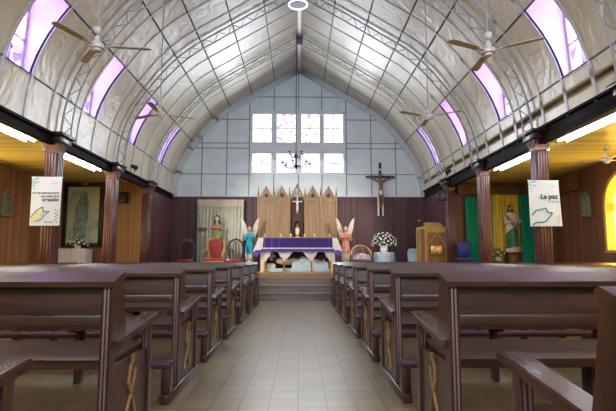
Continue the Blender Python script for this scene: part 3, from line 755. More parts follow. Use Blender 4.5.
# ------------------------------------------------------------------ small fittings
def wall_speaker(label, x, y, z, rz):
    t = thing('wall_speaker', label, 'speaker', (x, y, z), rz, 'black wall speakers')
    MB().box(-0.10, 0.10, -0.07, 0.07, -0.14, 0.14, 0.015).build('cabinet', M['black'], t)
    MB().lathe([(0.07,-0.005),(0.07,0.004),(0.05,0.006)], n=20).build('cone', M['iron'], t)
    c = t.children if False else [k for k in bpy.data.objects if k.parent == t and k.name.startswith('cone')][0]
    c.rotation_euler = (PI/2, 0, 0); c.location = (0, -0.072, -0.04)
wall_speaker('small black speaker on the left aisle end wall beside its pillar', -4.45, 12.17, 2.55, 0)
wall_speaker('small black speaker beside the pillar at the right of the sanctuary', 3.62, 12.0, 2.60, R(-20))
def added_spotlight(label, loc, aim, power):  # black cornice fittings; the spots and glowing lenses are added to brighten the altar
    t = thing('added_spotlight', label, 'added_spotlight', loc, 0, 'small black cornice fittings with added spots')
    MB().cyl((0,0,-0.06), (0,0,0.0), 0.012, n=8).build('bracket', M['black'], t)
    hd = MB().lathe([(0.03,0.09),(0.045,0.06),(0.05,-0.06)], n=18).build('housing', M['black'], t); hd.location = (0,0,0.05)
    lens = MB().lathe([(0.042,-0.061),(0.042,-0.066)], n=18).build('lens', M['added_lens'], hd)
    d = Vector(aim)-Vector(loc); q = d.to_track_quat('-Z', 'Y'); hd.rotation_euler = q.to_euler()
    l = bpy.data.lights.new('added_beam', 'SPOT'); l.energy = power; l.spot_size = R(62); l.spot_blend = 0.7; l.color = (1.0, 0.90, 0.76); l.shadow_soft_size = 0.05
    o = bpy.data.objects.new('added_beam', l); COL.objects.link(o); o.parent = hd; o.location = (0,0,-0.075)
M['added_lens'] = glow('added_lens_glow', (1.0,0.9,0.76), 1.5)  # glow added to the cornice fittings
added_spotlight('small black fitting on the left cornice with an added spot aimed at the altar', (-3.66, 10.6, 2.98), (-0.6, 13.6, 1.6), 420)
added_spotlight('small black fitting on the right cornice with an added spot aimed at the altar', (3.66, 11.6, 3.08), (0.8, 13.8, 1.6), 380)
# framed picture at the left aisle end
t = thing('framed_picture', 'tall dark-framed picture of a robed figure on left aisle end wall', 'picture', (-5.46, YE-0.05, 1.30))
b = MB(); w, h, f = 0.50, 1.62, 0.10
b.box(-w, -w+f, -0.03, 0.045, 0, h, 0.01).box(w-f, w, -0.03, 0.045, 0, h, 0.01).box(-w+f, w-f, -0.03, 0.045, 0, f, 0.01).box(-w+f, w-f, -0.03, 0.045, h-f, h, 0.01)
b.build('frame', M['black'], t)
MB().box(-w+f, w-f, 0.0, 0.02, f, h-f).build('painting', M['picture'], t)
b = MB(); b.prism([(-0.22,0.12),(-0.24,0.5),(-0.2,1.0),(-0.12,1.2),(-0.08,1.38),(0.0,1.44),(0.08,1.38),(0.1,1.2),(0.14,1.0),(0.1,0.5),(0.08,0.12)], 'xz', -0.004, 0.0); b.build('painted_figure', M['picfig'], t)
MB().ball((0.03,-0.01,h+0.02), 0.10, 0.04, 0.09).build('crest', M['tan'], t)
# white box altar with flowers
t = thing('side_altar', 'white cloth covered block below the dark-framed picture', 'altar', (-5.46, 11.8, PH))
MB().box(-0.36, 0.36, -0.215, 0.22, 0, 0.70, 0.01).build('body', M['cloth'], t)
def clo(u, v): return (-0.38+0.76*u, -0.232+0.004*math.sin(u*40), 0.02+0.7*v)
MB().sheet(clo, 30, 4, 0.008).build('front_cloth', M['cloth'], t)
MB().box(-0.38, 0.38, -0.24, 0.24, 0.70, 0.715, 0.004).build('top_cloth', M['cloth'], t)
def bouquet(name, label, loc, r, h, nfl, group=None, flat=1.0, fm='petal', fs=0.03):
    t = thing(name, label, 'flowers', loc, 0, group)
    MB().lathe([(r*0.22,0),(r*0.30,h*0.1),(r*0.26,h*0.25),(r*0.34,h*0.32)], n=16).build('vase', M['white'], t)
    b = MB(); rnd = random.Random(len(label))
    for k in range(int(150)):
        th = rnd.uniform(0, 2*PI); el = rnd.uniform(-0.25, 1.45); rr = r*rnd.uniform(0.45, 1.0)
        d = Vector((math.cos(th)*math.cos(el), math.sin(th)*math.cos(el)*flat, math.sin(el)*h*0.62/r))
        p = Vector((0,0,h*0.38))+d*rr; L = fs*rnd.uniform(1.0, 1.7)
        a = Vector((rnd.uniform(-1,1), rnd.uniform(-1,1), rnd.uniform(-1,1))).normalized()*L*0.35; q = p+d.normalized()*L
        mid = (p+q)/2
        b.quadbox([p, mid+a, q, mid-a], (0.001,0.001,0.002))
    for k in range(24):
        th = 2*PI*k/24; el = 0.2+0.05*(k % 13); d = Vector((math.cos(th)*math.cos(el), math.sin(th)*math.cos(el)*flat, math.sin(el)*h*0.6/r))
        b.cyl((0,0,h*0.25), Vector((0,0,h*0.38))+d*r*0.85, 0.004, n=5)
    b.build('foliage', M['leaf'], t)
    f0 = None
    for k in range(nfl):
        th = k*2.39996; el = math.asin(min(0.98, (k+0.5)/nfl))-0.1
        d = Vector((math.cos(th)*math.cos(el), math.sin(th)*math.cos(el)*flat, math.sin(el)*h*0.62/r))
        p = Vector((0,0,h*0.38))+d*r*rnd.uniform(0.88, 1.05)
        if f0 is None:
            b = MB()
            for m in range(6):
                a = 2*PI*m/6; b.ball((math.cos(a)*fs*0.55, math.sin(a)*fs*0.55, 0), fs*0.5, fs*0.5, fs*0.28, 6)
            b.ball((0,0,fs*0.15), fs*0.35, n=6); f0 = b.build('flower', M[fm], t); f = f0
        else: f = f0.copy(); COL.objects.link(f); f.parent = t
        f.location = p; f.rotation_euler = d.to_track_quat('Z', 'Y').to_euler()
    return t
bouquet('flower_arrangement', 'low white flowers on top of the white block at left', (-5.38, 11.8, PH+0.718), 0.26, 0.26, 26, None, 0.7)
# carved reliefs on outer walls
for sg, yy in ((-1, 9.95), (1, 9.98)):
    z = 2.1
    t = thing('wall_relief', 'grey-green carved relief plaque on the %s aisle outer wall' % ('left' if sg < 0 else 'right'), 'relief', (sg*(XO-0.02), yy if sg > 0 else 10.0, 1.88), 0, 'carved plaques on the aisle walls')
    s = -sg
    MB().box(-0.015, 0.015, -0.15, 0.15, 0.06, 0.46, 0.006).build('plaque', M['greenplaster'], t)
    b = MB()
    for k in range(11):
        a = PI*k/10; b.ball((s*0.02, 0.14*math.cos(a), 0.38+0.13*math.sin(a)), 0.02, 0.03, 0.03, 6)
    for k in range(7): b.ball((s*0.02, -0.15, 0.08+0.05*k), 0.02, 0.02, 0.03, 6); b.ball((s*0.02, 0.15, 0.08+0.05*k), 0.02, 0.02, 0.03, 6)
    b.box(min(0,s*0.03), max(0,s*0.03), -0.16, 0.16, 0.0, 0.06, 0.008); b.build('carved_frame', M['greenplaster'], t)
    MB().lathe([(0.06,0.08),(0.05,0.2),(0.04,0.28),(0.012,0.31),(0.03,0.33),(0.03,0.38),(0.005,0.40)], (s*0.02,0,0), 10, 0.4, 1).build('carved_figure', M['greenplaster'], t)
# ------------------------------------------------------------------ curtains
def curtain(label, x0, x1, y, z0, z1, mat, folds, cat='curtain', amp=0.025, head=None, name='curtain'):
    t = thing(name, label, cat, ((x0+x1)/2, y, z0)); w = x1-x0; h = z1-z0
    def fn(u, v): return (-w/2+w*u, amp*math.sin(u*folds*2*PI)+0.4*amp*math.sin(u*folds*4.3*PI+v), h*v)
    MB().sheet(fn, folds*10, 6, 0.004).build('cloth', M[mat], t)
    MB().cyl((-w/2, 0, h), (w/2, 0, h), 0.012).build('curtain_rod', M['darkwood'], t)
    if head:
        def fh(u, v): return (-w/2+w*u, -amp*1.6+0.3*amp*math.sin(u*folds*5*PI), h-0.22+0.22*v)
        MB().sheet(fh, folds*12, 2, 0.006).build('heading', M[head], t)
curtain('grey-white sheer curtain with pale heading behind the statue at left', -3.02, -1.65, 14.28, PH+0.02, 2.76, 'sheer', 13, head='sheertop')
curtain('green curtain panel between the two rear pillars at right', 4.27, 4.56, 12.14, PH+0.02, 2.58, 'greencurt', 4, amp=0.02)
curtain('yellow curtain behind the green-robed statue in right aisle', 4.95, 5.64, 12.16, PH+0.02, 2.70, 'yellowcurt', 8, amp=0.02)
curtain('narrow green curtain left of the yellow curtain', 4.82, 4.945, 12.13, PH+0.02, 2.66, 'greencurt', 2, amp=0.018)
curtain('green curtain right of the yellow curtain, partly behind the banner', 5.66, 6.02, 12.15, PH+0.02, 2.66, 'greencurt', 4, amp=0.02)
t = thing('wooden_valance', 'dark slatted wooden valance above the yellow and green curtains', 'valance', (5.2, 12.06, 2.66))
MB().box(-1.15, 0.86, -0.02, 0.02, -0.02, 0.19).build('board', M['darkboards_x'], t)
t = thing('wooden_valance', 'dark slatted valance high on the right outer wall behind the banner', 'valance', (6.05, 11.1, 2.50))
MB().box(-0.02, 0.03, -0.95, 0.85, 0, 0.34).build('board', M['darkboards_y'], t)

# ------------------------------------------------------------------ statues
def head(t, c, r, hairm='hair', skinm='skinpale', beard=False, longhair=True):
    x, y, z = c; b = MB().ball((x, y, z), r*0.78, r*0.88, r, 14)
    b.ball((x, y-r*0.85, z-r*0.1), r*0.13, r*0.22, r*0.2, 6)
    b.ball((x-r*0.78, y, z), r*0.1, r*0.18, r*0.22, 6); b.ball((x+r*0.78, y, z), r*0.1, r*0.18, r*0.22, 6)
    b.cyl((x, y+r*0.1, z-r*1.5), (x, y+r*0.05, z-r*0.6), r*0.42, r*0.4)
    hd = b.build('head', M[skinm], t)
    e = MB(); 
    for s in (-1, 1): e.ball((x+s*r*0.3, y-r*0.78, z+r*0.08), r*0.11, r*0.1, r*0.07, 6)
    e.ball((x, y-r*0.78, z-r*0.45), r*0.22, r*0.1, r*0.05, 6); e.build('face_features', M['hair'], hd)
    h = MB().ball((x, y+r*0.22, z+r*0.22), r*0.9, r*0.92, r*0.92, 12)
    if longhair: h.lathe([(r*0.7,-r*1.6),(r*0.95,-r*0.8),(r*0.9,0)], (x, y+r*0.45, z), 14, 1, 0.6)
    if beard: h.ball((x, y-r*0.55, z-r*0.85), r*0.42, r*0.38, r*0.5, 8)
    h.build('hair', M[hairm], hd)
    return hd
def arms(t, sh, el, ha, r, mat, skinm='skinpale'):
    # sh/el/ha: list per side of joint points
    for a, b_, c in zip(sh, el, ha):
        a, b_, c = Vector(a), Vector(b_), Vector(c)
        MB().loft([(a, r*1.2), (a.lerp(b_, 0.5), r*1.15), (b_, r), (b_.lerp(c, 0.6), r*1.1), (b_.lerp(c, 0.85), r*1.25)], 10).build('sleeve', M[mat], t)
        d = (c-b_).normalized(); h = MB(); h.ball(c, r*0.5, r*0.5, r*0.6, 8)
        s = d.orthogonal().normalized()
        for k in range(4): h.loft([(c+s*r*0.3*(k-1.5), r*0.16), (c+d*r*1.0+s*r*0.34*(k-1.5), r*0.15), (c+d*r*(1.5+0.15*math.sin(k*1.3)), r*0.1)], 5)
        h.loft([(c, r*0.2), (c+s*r*0.75+d*r*0.3, r*0.17), (c+s*r*0.8+d*r*0.8, r*0.12)], 5)
        h.build('hand', M[skinm], t)
# Mary-like statue behind the throne
t = thing('virgin_statue', 'dark-haired statue with olive skirt standing before the sheer curtain', 'statue', (-2.38, 13.94, PH))
MB().lathe([(0.26,0),(0.26,0.05),(0.20,0.08),(0.18,0.5),(0.22,0.55)], n=8).build('pedestal', M['darkwood'], t)
MB().lathe([(0.17,0.55),(0.20,0.62),(0.19,0.95),(0.16,1.15),(0.09,1.27)], n=36, sy=0.8, fold=0.08, nf=9).build('skirt', M['olive'], t)
MB().lathe([(0.088,1.26),(0.09,1.31),(0.11,1.40),(0.10,1.46),(0.04,1.50)], n=24, sy=0.7, fold=0.03).build('bodice', M['dustyrose'], t)
MB().lathe([(0.085,1.45),(0.085,1.58),(0.08,1.68),(0.05,1.73),(0.01,1.75)], (0,0.04,0), 24, 1, 0.7, 0.04).build('veil', M['hair'], t)
head(t, (0,-0.02,1.62), 0.08, skinm='skinpale')
arms(t, [(-0.10,0,1.44),(0.10,0,1.44)], [(-0.16,-0.04,1.32),(0.16,-0.04,1.32)], [(-0.04,-0.14,1.37),(0.04,-0.14,1.37)], 0.028, 'dustyrose')
# angels
def wing(t, s):
    b = MB()
    outline = [(0.03,0.0),(0.06,0.16),(0.12,0.36),(0.20,0.52),(0.27,0.56),(0.25,0.40),(0.22,0.22),(0.17,0.08),(0.12,-0.06),(0.07,-0.12)]
    b.prism([(s*x, z) for x, z in outline], 'xz', -0.012, 0.012)
    for k in range(7):
        f = k/6; p = Vector((s*(0.05+0.14*f), -0.015, 0.0+0.34*f)); q = p+Vector((s*(0.13-0.09*f), 0, -0.09+0.22*f))
        b.loft([(p, 0.012), ((p+q)/2, 0.02), (q, 0.006)], 6)
    return b
def angel(label, x, robe, sgn):
    t = thing('angel_statue', label, 'statue', (x, 13.62, PH), 0, 'winged angel statues beside the altar')
    MB().lathe([(0.15,0),(0.15,0.05),(0.11,0.09),(0.105,0.42),(0.15,0.48)], n=20).build('pedestal', M['stone'], t)
    MB().lathe([(0.09,0.48),(0.115,0.56),(0.10,0.75),(0.085,0.9)], n=30, sy=0.8, fold=0.09, nf=7).build('robe_skirt', M['stone'], t)
    MB().lathe([(0.125,0.62),(0.12,0.75),(0.09,0.95),(0.10,1.1),(0.095,1.18),(0.035,1.22)], n=30, sy=0.75, fold=0.07, nf=8).build('robe', M[robe], t)
    head(t, (0,-0.02,1.32), 0.07, 'tanhair' if 'tanhair' in M else 'hair')
    arms(t, [(-0.09,0,1.14),(0.09,0,1.14)], [(-0.17,-0.06,1.02),(0.17,-0.06,1.02)], [(-0.10,-0.19,1.12),(0.10,-0.19,1.12)], 0.03, robe)
    for s in (-1, 1):
        w = wing(t, s).build('wing', M['stone'], t); w.location = (0, 0.09, 1.08)
    return t
M['tanhair'] = plain('light_brown_hair', (0.14,0.07,0.03), 0.6)
angel('winged angel statue in blue robe left of the altar', -1.40, 'tealrobe', -1)
angel('winged angel statue in pink robe right of the altar', 1.32, 'pinkrobe', 1)
# green and cream robed bearded statue in right aisle
t = thing('saint_statue', 'bearded statue in cream tunic and green mantle before yellow curtain', 'statue', (5.29, 11.85, PH+0.19)); t.scale = (0.78, 0.78, 0.80)
MB().box(-0.22, 0.22, -0.2, 0.2, -0.2375, 0.50, 0.02).box(-0.25, 0.25, -0.22, 0.22, 0.50, 0.56, 0.01).build('pedestal', M['darkwood'], t)
MB().lathe([(0.17,0.56),(0.20,0.62),(0.19,0.9),(0.16,1.25),(0.18,1.5),(0.19,1.68),(0.14,1.77),(0.05,1.80)], n=40, sy=0.75, fold=0.06, nf=9).build('tunic', M['stone'], t)
# mantle swept diagonally across the hips
b = MB()
def mant(u, v):
    a = -2.75+u*2.9; z = 0.66+v*0.45+0.38*u*v+0.10*u*(1-v); r = 0.215-0.03*v+0.012*math.sin(u*26)
    return (r*math.cos(a-0.35)*1.02, r*0.8*math.sin(a-0.35), z)
b.sheet(mant, 50, 10, 0.012); b.build('mantle', M['greenrobe'], t)
b = MB(); b.loft([((-0.17,-0.02,1.70),0.05),((-0.1,-0.15,1.55),0.055),((0.05,-0.17,1.38),0.06),((0.17,-0.08,1.28),0.05)], 10); b.build('sash', M['dustyrose'], t)
head(t, (0,-0.03,1.93), 0.105, 'hair', 'skin', beard=True)
MB().lathe([(0.05,0),(0.05,0.02),(0.03,0.06),(0.004,0.1)], (0,-0.02,2.02), 10).build('flame', M['gold'], t)
arms(t, [(-0.17,0,1.68),(0.17,0,1.68)], [(-0.23,-0.06,1.45),(0.24,-0.05,1.48)], [(-0.05,-0.2,1.50),(0.20,-0.2,1.52)], 0.045, 'stone')
MB().cyl((0.21,-0.22,0.75), (0.20,-0.2,1.62), 0.014).build('staff', M['darkwood'], t)
bouquet('flower_arrangement', 'small yellow and white flowers on a stand left of bearded statue', (4.84, 11.62, PH+0.42), 0.15, 0.32, 12, None, 1.0, 'cream', 0.028)
t = thing('flower_stand', 'small dark stand under yellow flowers beside the bearded statue', 'stand', (4.84, 11.62, PH))
MB().box(-0.15, 0.15, -0.12, 0.12, 0.38, 0.42, 0.006).build('top', M['darkwood'], t)
for sx in (-1, 1):
    for sy in (-1, 1): MB().box(sx*0.12-0.015, sx*0.12+0.015, sy*0.09-0.015, sy*0.09+0.015, 0, 0.38).build('leg', M['darkwood'], t)

# ------------------------------------------------------------------ crucifix on the altar wall
t = thing('wall_crucifix', 'large dark wooden crucifix on the altar wall, right of the windows', 'crucifix', (2.46, YB-0.05, 2.31))
MB().box(-0.035, 0.035, -0.02, 0.03, 0, 1.60, 0.006).build('upright', M['capital'], t)
MB().box(-0.44, 0.44, -0.03, 0.02, 1.13, 1.20, 0.006).build('crossbeam', M['capital'], t)
MB().box(-0.09, -0.04, -0.01, 0.035, -0.02, 0.56).box(0.04, 0.09, -0.01, 0.035, -0.02, 0.56).build('white_backing', M['white'], t)
V = [(0,-0.09,0.72),(0,-0.10,0.84),(0,-0.10,0.98),(0,-0.10,1.06),(0,-0.12,1.12),
     (-0.09,-0.09,1.03),(-0.22,-0.07,1.09),(-0.37,-0.055,1.15), (0.09,-0.09,1.03),(0.22,-0.07,1.09),(0.37,-0.055,1.15),
     (-0.04,-0.09,0.66),(-0.045,-0.13,0.46),(-0.02,-0.08,0.26),(-0.01,-0.12,0.20), (0.04,-0.09,0.66),(0.05,-0.13,0.46),(0.02,-0.08,0.26),(0.01,-0.12,0.20)]
E = [(0,1),(1,2),(2,3),(3,4),(2,5),(5,6),(6,7),(2,8),(8,9),(9,10),(0,11),(11,12),(12,13),(13,14),(0,15),(15,16),(16,17),(17,18)]
Rr = [(0.06,0.045),(0.058,0.042),(0.075,0.05),0.028,0.03,0.032,0.024,0.016,0.032,0.024,0.016,0.042,0.034,0.022,0.018,0.042,0.034,0.022,0.018]
M['corpus'] = plain('corpus_wood', (0.20,0.09,0.05), 0.45)
body = skin('body', V, E, Rr, M['corpus'], t)
MB().ball((-0.015,-0.14,1.15), 0.042, 0.046, 0.06).build('head', M['corpus'], t)
MB().ball((-0.015,-0.125,1.175), 0.048, 0.05, 0.05).build('hair', M['hair'], t)
MB().lathe([(0.065,0.60),(0.075,0.66),(0.068,0.74)], (0,-0.09,0), 20, 1, 0.75, 0.06).build('loincloth', M['cream'], t)
MB().box(-0.06, 0.06, -0.04, -0.02, 1.36, 1.42).build('title_plaque', M['cream'], t)

# ------------------------------------------------------------------ retable
RX0, RX1, RY, RZ = -1.19, 1.09, 13.95, 1.62
t = thing('altar_retable', 'tall oak retable of five gothic gabled panels behind the altar', 'retable', ((RX0+RX1)/2, RY, RZ))
HW = (RX1-RX0)/2; bw_ = HW*2/5
xs = [-HW+bw_*k for k in range(6)]
for k in range(5):
    xa, xb = xs[k]+0.02, xs[k+1]-0.02; xm = (xa+xb)/2; ctr = (k == 2)
    if not ctr:
        b = MB().box(xa, xb, 0, 0.06, 0.0, 1.12)
        for m in range(1, 4): u = xa+(xb-xa)*m/4; b.box(u-0.013, u+0.013, -0.02, 0, 0.03, 1.08, 0.004)
        b.box(xa, xb, -0.02, 0.0, 0.0, 0.03).box(xa, xb, -0.02, 0, 1.08, 1.12)
        b.build('panel', M['tan'], t)
        top = 1.46
    else:
        MB().box(xa, xb, 0.05, 0.09, 0.0, 1.2).build('recess_panel', M['recess'], t); top = 1.52
    # gable: triangular frame with tracery ring
    g = MB(); zb = 1.12
    for s in (-1, 1):
        g.bar((xm+s*(bw_/2-0.03), 0.02, zb), (xm, 0.02, top), 0.05, 0.035, (0,1,0))
        for m in range(4):
            f = (m+0.7)/5; g.ball((xm+s*(bw_/2-0.03)*(1-f)+s*0.025, 0.02, zb+(top-zb)*f+0.02), 0.018, 0.015, 0.02, 6)
    n = 18; rr = 0.07; cz = zb+0.11
    for m in range(n):
        a, c = 2*PI*m/n, 2*PI*(m+1)/n
        g.bar((xm+rr*math.cos(a), 0.02, cz+rr*math.sin(a)), (xm+rr*math.cos(c), 0.02, cz+rr*math.sin(c)), 0.022, 0.03, (0,1,0))
    g.bar((xm, 0.02, top-0.02), (xm, 0.02, top+0.07), 0.02).bar((xm-0.035, 0.02, top+0.03), (xm+0.035, 0.02, top+0.03), 0.016)
    if not ctr:
        g.box(xa, xb, -0.01, 0.03, zb-0.03, zb+0.0)
        for s in (-1, 1):     # lancet tracery over the boards
            cx = xm+s*bw_*0.2; 
            for m in range(8):
                a, c = PI*m/8, PI*(m+1)/8
                g.bar((cx+0.075*math.cos(a), -0.005, 0.98+0.09*math.sin(a)), (cx+0.075*math.cos(c), -0.005, 0.98+0.09*math.sin(c)), 0.012, 0.02, (0,1,0))
    g.build('gable', M['tan'], t)
    if not ctr:
        MB().prism([(xm-bw_/2+0.06, zb), (xm+bw_/2-0.06, zb), (xm, top-0.06)], 'xz', 0.03, 0.05).build('gable_field', M['tan'], t)
        MB().ball((xm, 0.015, cz), 0.05, 0.022, 0.05, 10).build('rosette', M['recess'], t)
for k, x in enumerate(xs):
    p = MB().box(x-0.022, x+0.022, -0.035, 0.065, 0, 1.22, 0.005)
    p.build('buttress', M['tan'], t)
    MB().lathe([(0.024,1.22),(0.012,1.36),(0.002,1.52)], (x,0.015,0), 8).build('pinnacle', M['darkwood'], t)
# tabernacle niche
b = MB(); n = 12
for s in (-1, 1): b.box(s*0.13-0.015, s*0.13+0.015, -0.06, 0.05, 0, 0.34)
for m in range(n):
    a, c = PI*m/n, PI*(m+1)/n; b.bar((0.13*math.cos(a), -0.01, 0.34+0.17*math.sin(a)), (0.13*math.cos(c), -0.01, 0.34+0.17*math.sin(c)), 0.03, 0.09, (0,1,0))
b.build('niche_arch', M['darkwood'], t)
b = MB()
MB().box(-0.5*bw_*5*1.02, 0.5*bw_*5*1.02, -0.22, 0.08, -0.05, 0.0, 0.008).build('shelf', M['tanx'], t)
MB().box(-HW*0.97, HW*0.97, -0.02, 0.08, -(RZ-PH), -0.05).build('lower_body', M['darkboards_x'], t)
t = thing('tabernacle', 'small gold and white tabernacle in the central retable niche', 'tabernacle', (-0.05, 13.90, RZ))
MB().lathe([(0.07,0),(0.07,0.03),(0.035,0.06),(0.06,0.12),(0.075,0.22),(0.06,0.28),(0.02,0.32),(0.006,0.4)], n=20, sy=0.6).build('body', M['gold'], t)
MB().lathe([(0.04,0.08),(0.05,0.14),(0.05,0.22),(0.03,0.27)], (0,-0.035,0), 16, 1, 0.5).build('white_door', M['white'], t)
# white crucifix in the central panel
t = thing('altar_crucifix', 'small white crucifix hanging in the centre retable panel', 'crucifix', (-0.05, 13.98, RZ+0.78))
MB().box(-0.015, 0.015, -0.01, 0.01, -0.06, 0.46).build('upright', M['white'], t)
MB().box(-0.15, 0.15, -0.01, 0.01, 0.26, 0.29).build('crossbeam', M['white'], t)
k = 0.37; skin('body', [(x*k, y*k-0.0, z*k-0.13) for x, y, z in V], E, [tuple(q*k*1.2 for q in (r if isinstance(r, tuple) else (r, r))) for r in Rr], M['white'], t)
MB().ball((0,-0.05,0.295), 0.02, 0.02, 0.026, 8).build('head', M['white'], t)
# candles on the retable shelf
c0 = None
for i, x in enumerate((-0.98,-0.52,-0.24,0.16,0.44,0.88)):
    if c0 is None:
        c0 = thing('altar_candle', '', 'candle', group='short white candles along the retable shelf')
        MB().lathe([(0.04,0),(0.04,0.012),(0.02,0.02),(0.03,0.035)], n=14).build('holder', M['gold'], c0)
        MB().lathe([(0.024,0.035),(0.024,0.09),(0.01,0.095)], n=12).build('wax', M['cream'], c0); o = c0
    else: o = copy_tree(c0)
    o.location = (x, 13.80, RZ+0.002)
    o['label'] = 'short white candle on the retable shelf, %s' % ['at its far left end', 'second from the left', 'just left of the tabernacle', 'just right of the tabernacle', 'second from the right', 'at its far right end'][i]

# ------------------------------------------------------------------ altar
AX, AY = -0.03, 12.95
t = thing('altar', 'cream and gold altar table with open arcaded front, on the top step', 'altar', (AX, AY, PH))
MB().box(-1.12, 1.12, -0.36, 0.36, 0.0, 0.13, 0.01).build('plinth', M['tanx'], t)
MB().box(-1.02, 1.02, -0.30, 0.30, 0.95, 1.01, 0.008).build('table_top', M['tanx'], t)
MB().box(-0.95, 0.95, 0.24, 0.28, 0.13, 0.95).build('back_panel', M['recess'], t)
for s in (-1, 1): MB().box(min(s*0.86, s*0.98), max(s*0.86, s*0.98), -0.27, 0.28, 0.13, 0.95).build('end_pier', M['cream'], t)
# arcade board with three ogee arches
b = MB(); cols = [-0.86,-0.36,0.36,0.86]
def arch_top(x, c, hw):
    u = abs(x-c)/hw
    return 0.60+0.24*math.sqrt(max(0, 1-u*u)) if u < 1 else 0.60
segs = 60
for i in range(segs):
    x0, x1 = -0.86+1.72*i/segs, -0.86+1.72*(i+1)/segs
    def zt(x):
        for a, c in zip(cols, cols[1:]):
            if a <= x <= c:
                m = (a+c)/2; hw = (c-a)/2-0.035
                if abs(x-m) < hw:
                    u = abs(x-m)/hw; s_ = math.sqrt(max(0, 1-min(1,u*1.55)**2)) if u < 0.62 else 0
                    return 0.47+(0.05 if u < 0.88 else 0)+0.16*s_
                return 0.42
        return 0.42
    b.prism([(x0, zt(x0+1e-4)), (x1, zt(x1-1e-4)), (x1, 0.95), (x0, 0.95)], 'xz', -0.27, -0.24)
b.build('arcade', M['cloth'], t, False)
for x in cols:
    MB().lathe([(0.045,0.13),(0.045,0.17),(0.028,0.19),(0.026,0.36),(0.036,0.38),(0.026,0.39),(0.03,0.40)], (x,-0.255,0), 14).build('column', M['gold'], t)
t = thing('altar_cloth', 'violet altar cloth with white edging hanging over the altar front', 'altar cloth', (AX, AY, PH+1.01))
MB().box(-1.03, 1.03, -0.315, 0.32, 0.002, 0.010).build('top_cloth', M['violet'], t)
MB().sheet(lambda u, v: (-0.92+1.84*u, -0.335+0.006*math.sin(u*60), 0.008-0.27*(1-v)), 60, 4, 0.006).build('front_panel', M['violet'], t)
MB().box(-0.92, 0.92, -0.350, -0.335, -0.275, -0.245).build('white_band', M['cloth'], t)
MB().sheet(lambda u, v: (-1.0+2.0*u, -0.325+0.006*math.sin(u*70), 0.008-(0.34+0.03*abs(math.sin(u*34)))*(1-v)), 80, 3, 0.005).build('fringe', M['violetlight'], t)
for s in (-1, 1):
    b = MB(); b.prism([(s*0.90, 0.008), (s*1.03, 0.008), (s*1.17, -0.34), (s*1.10, -0.44), (s*0.92, -0.26)], 'xz', -0.345, -0.33)
    b.build('corner_fold', M['cloth'], t, False)
    b = MB(); b.prism([(s*1.0, -0.30), (s*1.13, -0.32), (s*1.15, -0.40), (s*1.07, -0.50), (s*0.97, -0.36)], 'xz', -0.352, -0.346); b.build('violet_corner', M['violetlight'], t, False)
# recumbent figure inside the altar
t = thing('recumbent_statue', 'statue of a bearded man lying under pale blue cloth inside the altar', 'statue', (AX, AY-0.03, PH+0.13)); t.scale = (1.12, 1.0, 1.32)
z = 0.20
MB().box(-0.74, 0.74, -0.17, 0.17, 0.0, 0.07, 0.01).build('bier', M['bluecloth'], t)
V2 = [(-0.12,0,z),(-0.28,0,z+0.01),(-0.44,0,z+0.02),(-0.54,0,z+0.04),(-0.44,-0.10,z),(-0.26,-0.14,z-0.02),(-0.08,-0.10,z+0.07),(-0.44,0.10,z),(-0.26,0.14,z),(-0.08,0.08,z+0.07),
      (0.0,-0.05,z),(0.30,-0.06,z+0.04),(0.60,-0.05,z-0.02),(0.63,-0.05,z+0.06),(0.0,0.05,z),(0.30,0.06,z+0.03),(0.60,0.05,z-0.02),(0.63,0.05,z+0.06)]
E2 = [(0,1),(1,2),(2,3),(2,4),(4,5),(5,6),(2,7),(7,8),(8,9),(0,10),(10,11),(11,12),(12,13),(0,14),(14,15),(15,16),(16,17)]
R2 = [(0.09,0.07),(0.09,0.07),(0.11,0.07),0.04,0.045,0.035,0.022,0.045,0.035,0.022,0.065,0.05,0.03,0.022,0.065,0.05,0.03,0.022]
skin('body', V2, E2, R2, M['skinpale'], t)
b = MB().ball((-0.61,-0.01,z+0.09), 0.09, 0.075, 0.08).ball((-0.59,-0.02,z+0.17), 0.03, 0.02, 0.025, 6); b.build('head', M['skin'], t)
MB().ball((-0.66,0.02,z+0.10), 0.085, 0.09, 0.08).ball((-0.57,-0.04,z+0.06), 0.05, 0.05, 0.04).build('hair', M['hair'], t)
def sh(u, v):
    x = -0.14+0.86*u; a = PI*v; hgt = 0.17+0.09*math.sin(min(1, u*1.3)*PI)*1.0
    return (x, -0.17*math.cos(a)*1.0, 0.04+(hgt+0.012*math.sin(u*22+v*3))*math.sin(a)**0.7)
MB().sheet(sh, 40, 12, 0.006).build('blue_drape', M['bluecloth'], t)
MB().box(-0.74, -0.52, -0.14, 0.14, 0.05, 0.17, 0.05).build('pillow', M['cloth'], t)

# ------------------------------------------------------------------ chairs
def leg(t, x, y, h, m, r=0.022):
    MB().lathe([(r*0.7,0),(r*0.9,0.03),(r*0.6,0.06),(r,h*0.5),(r*1.2,h)], (x,y,0), 10).build('leg', M[m], t)
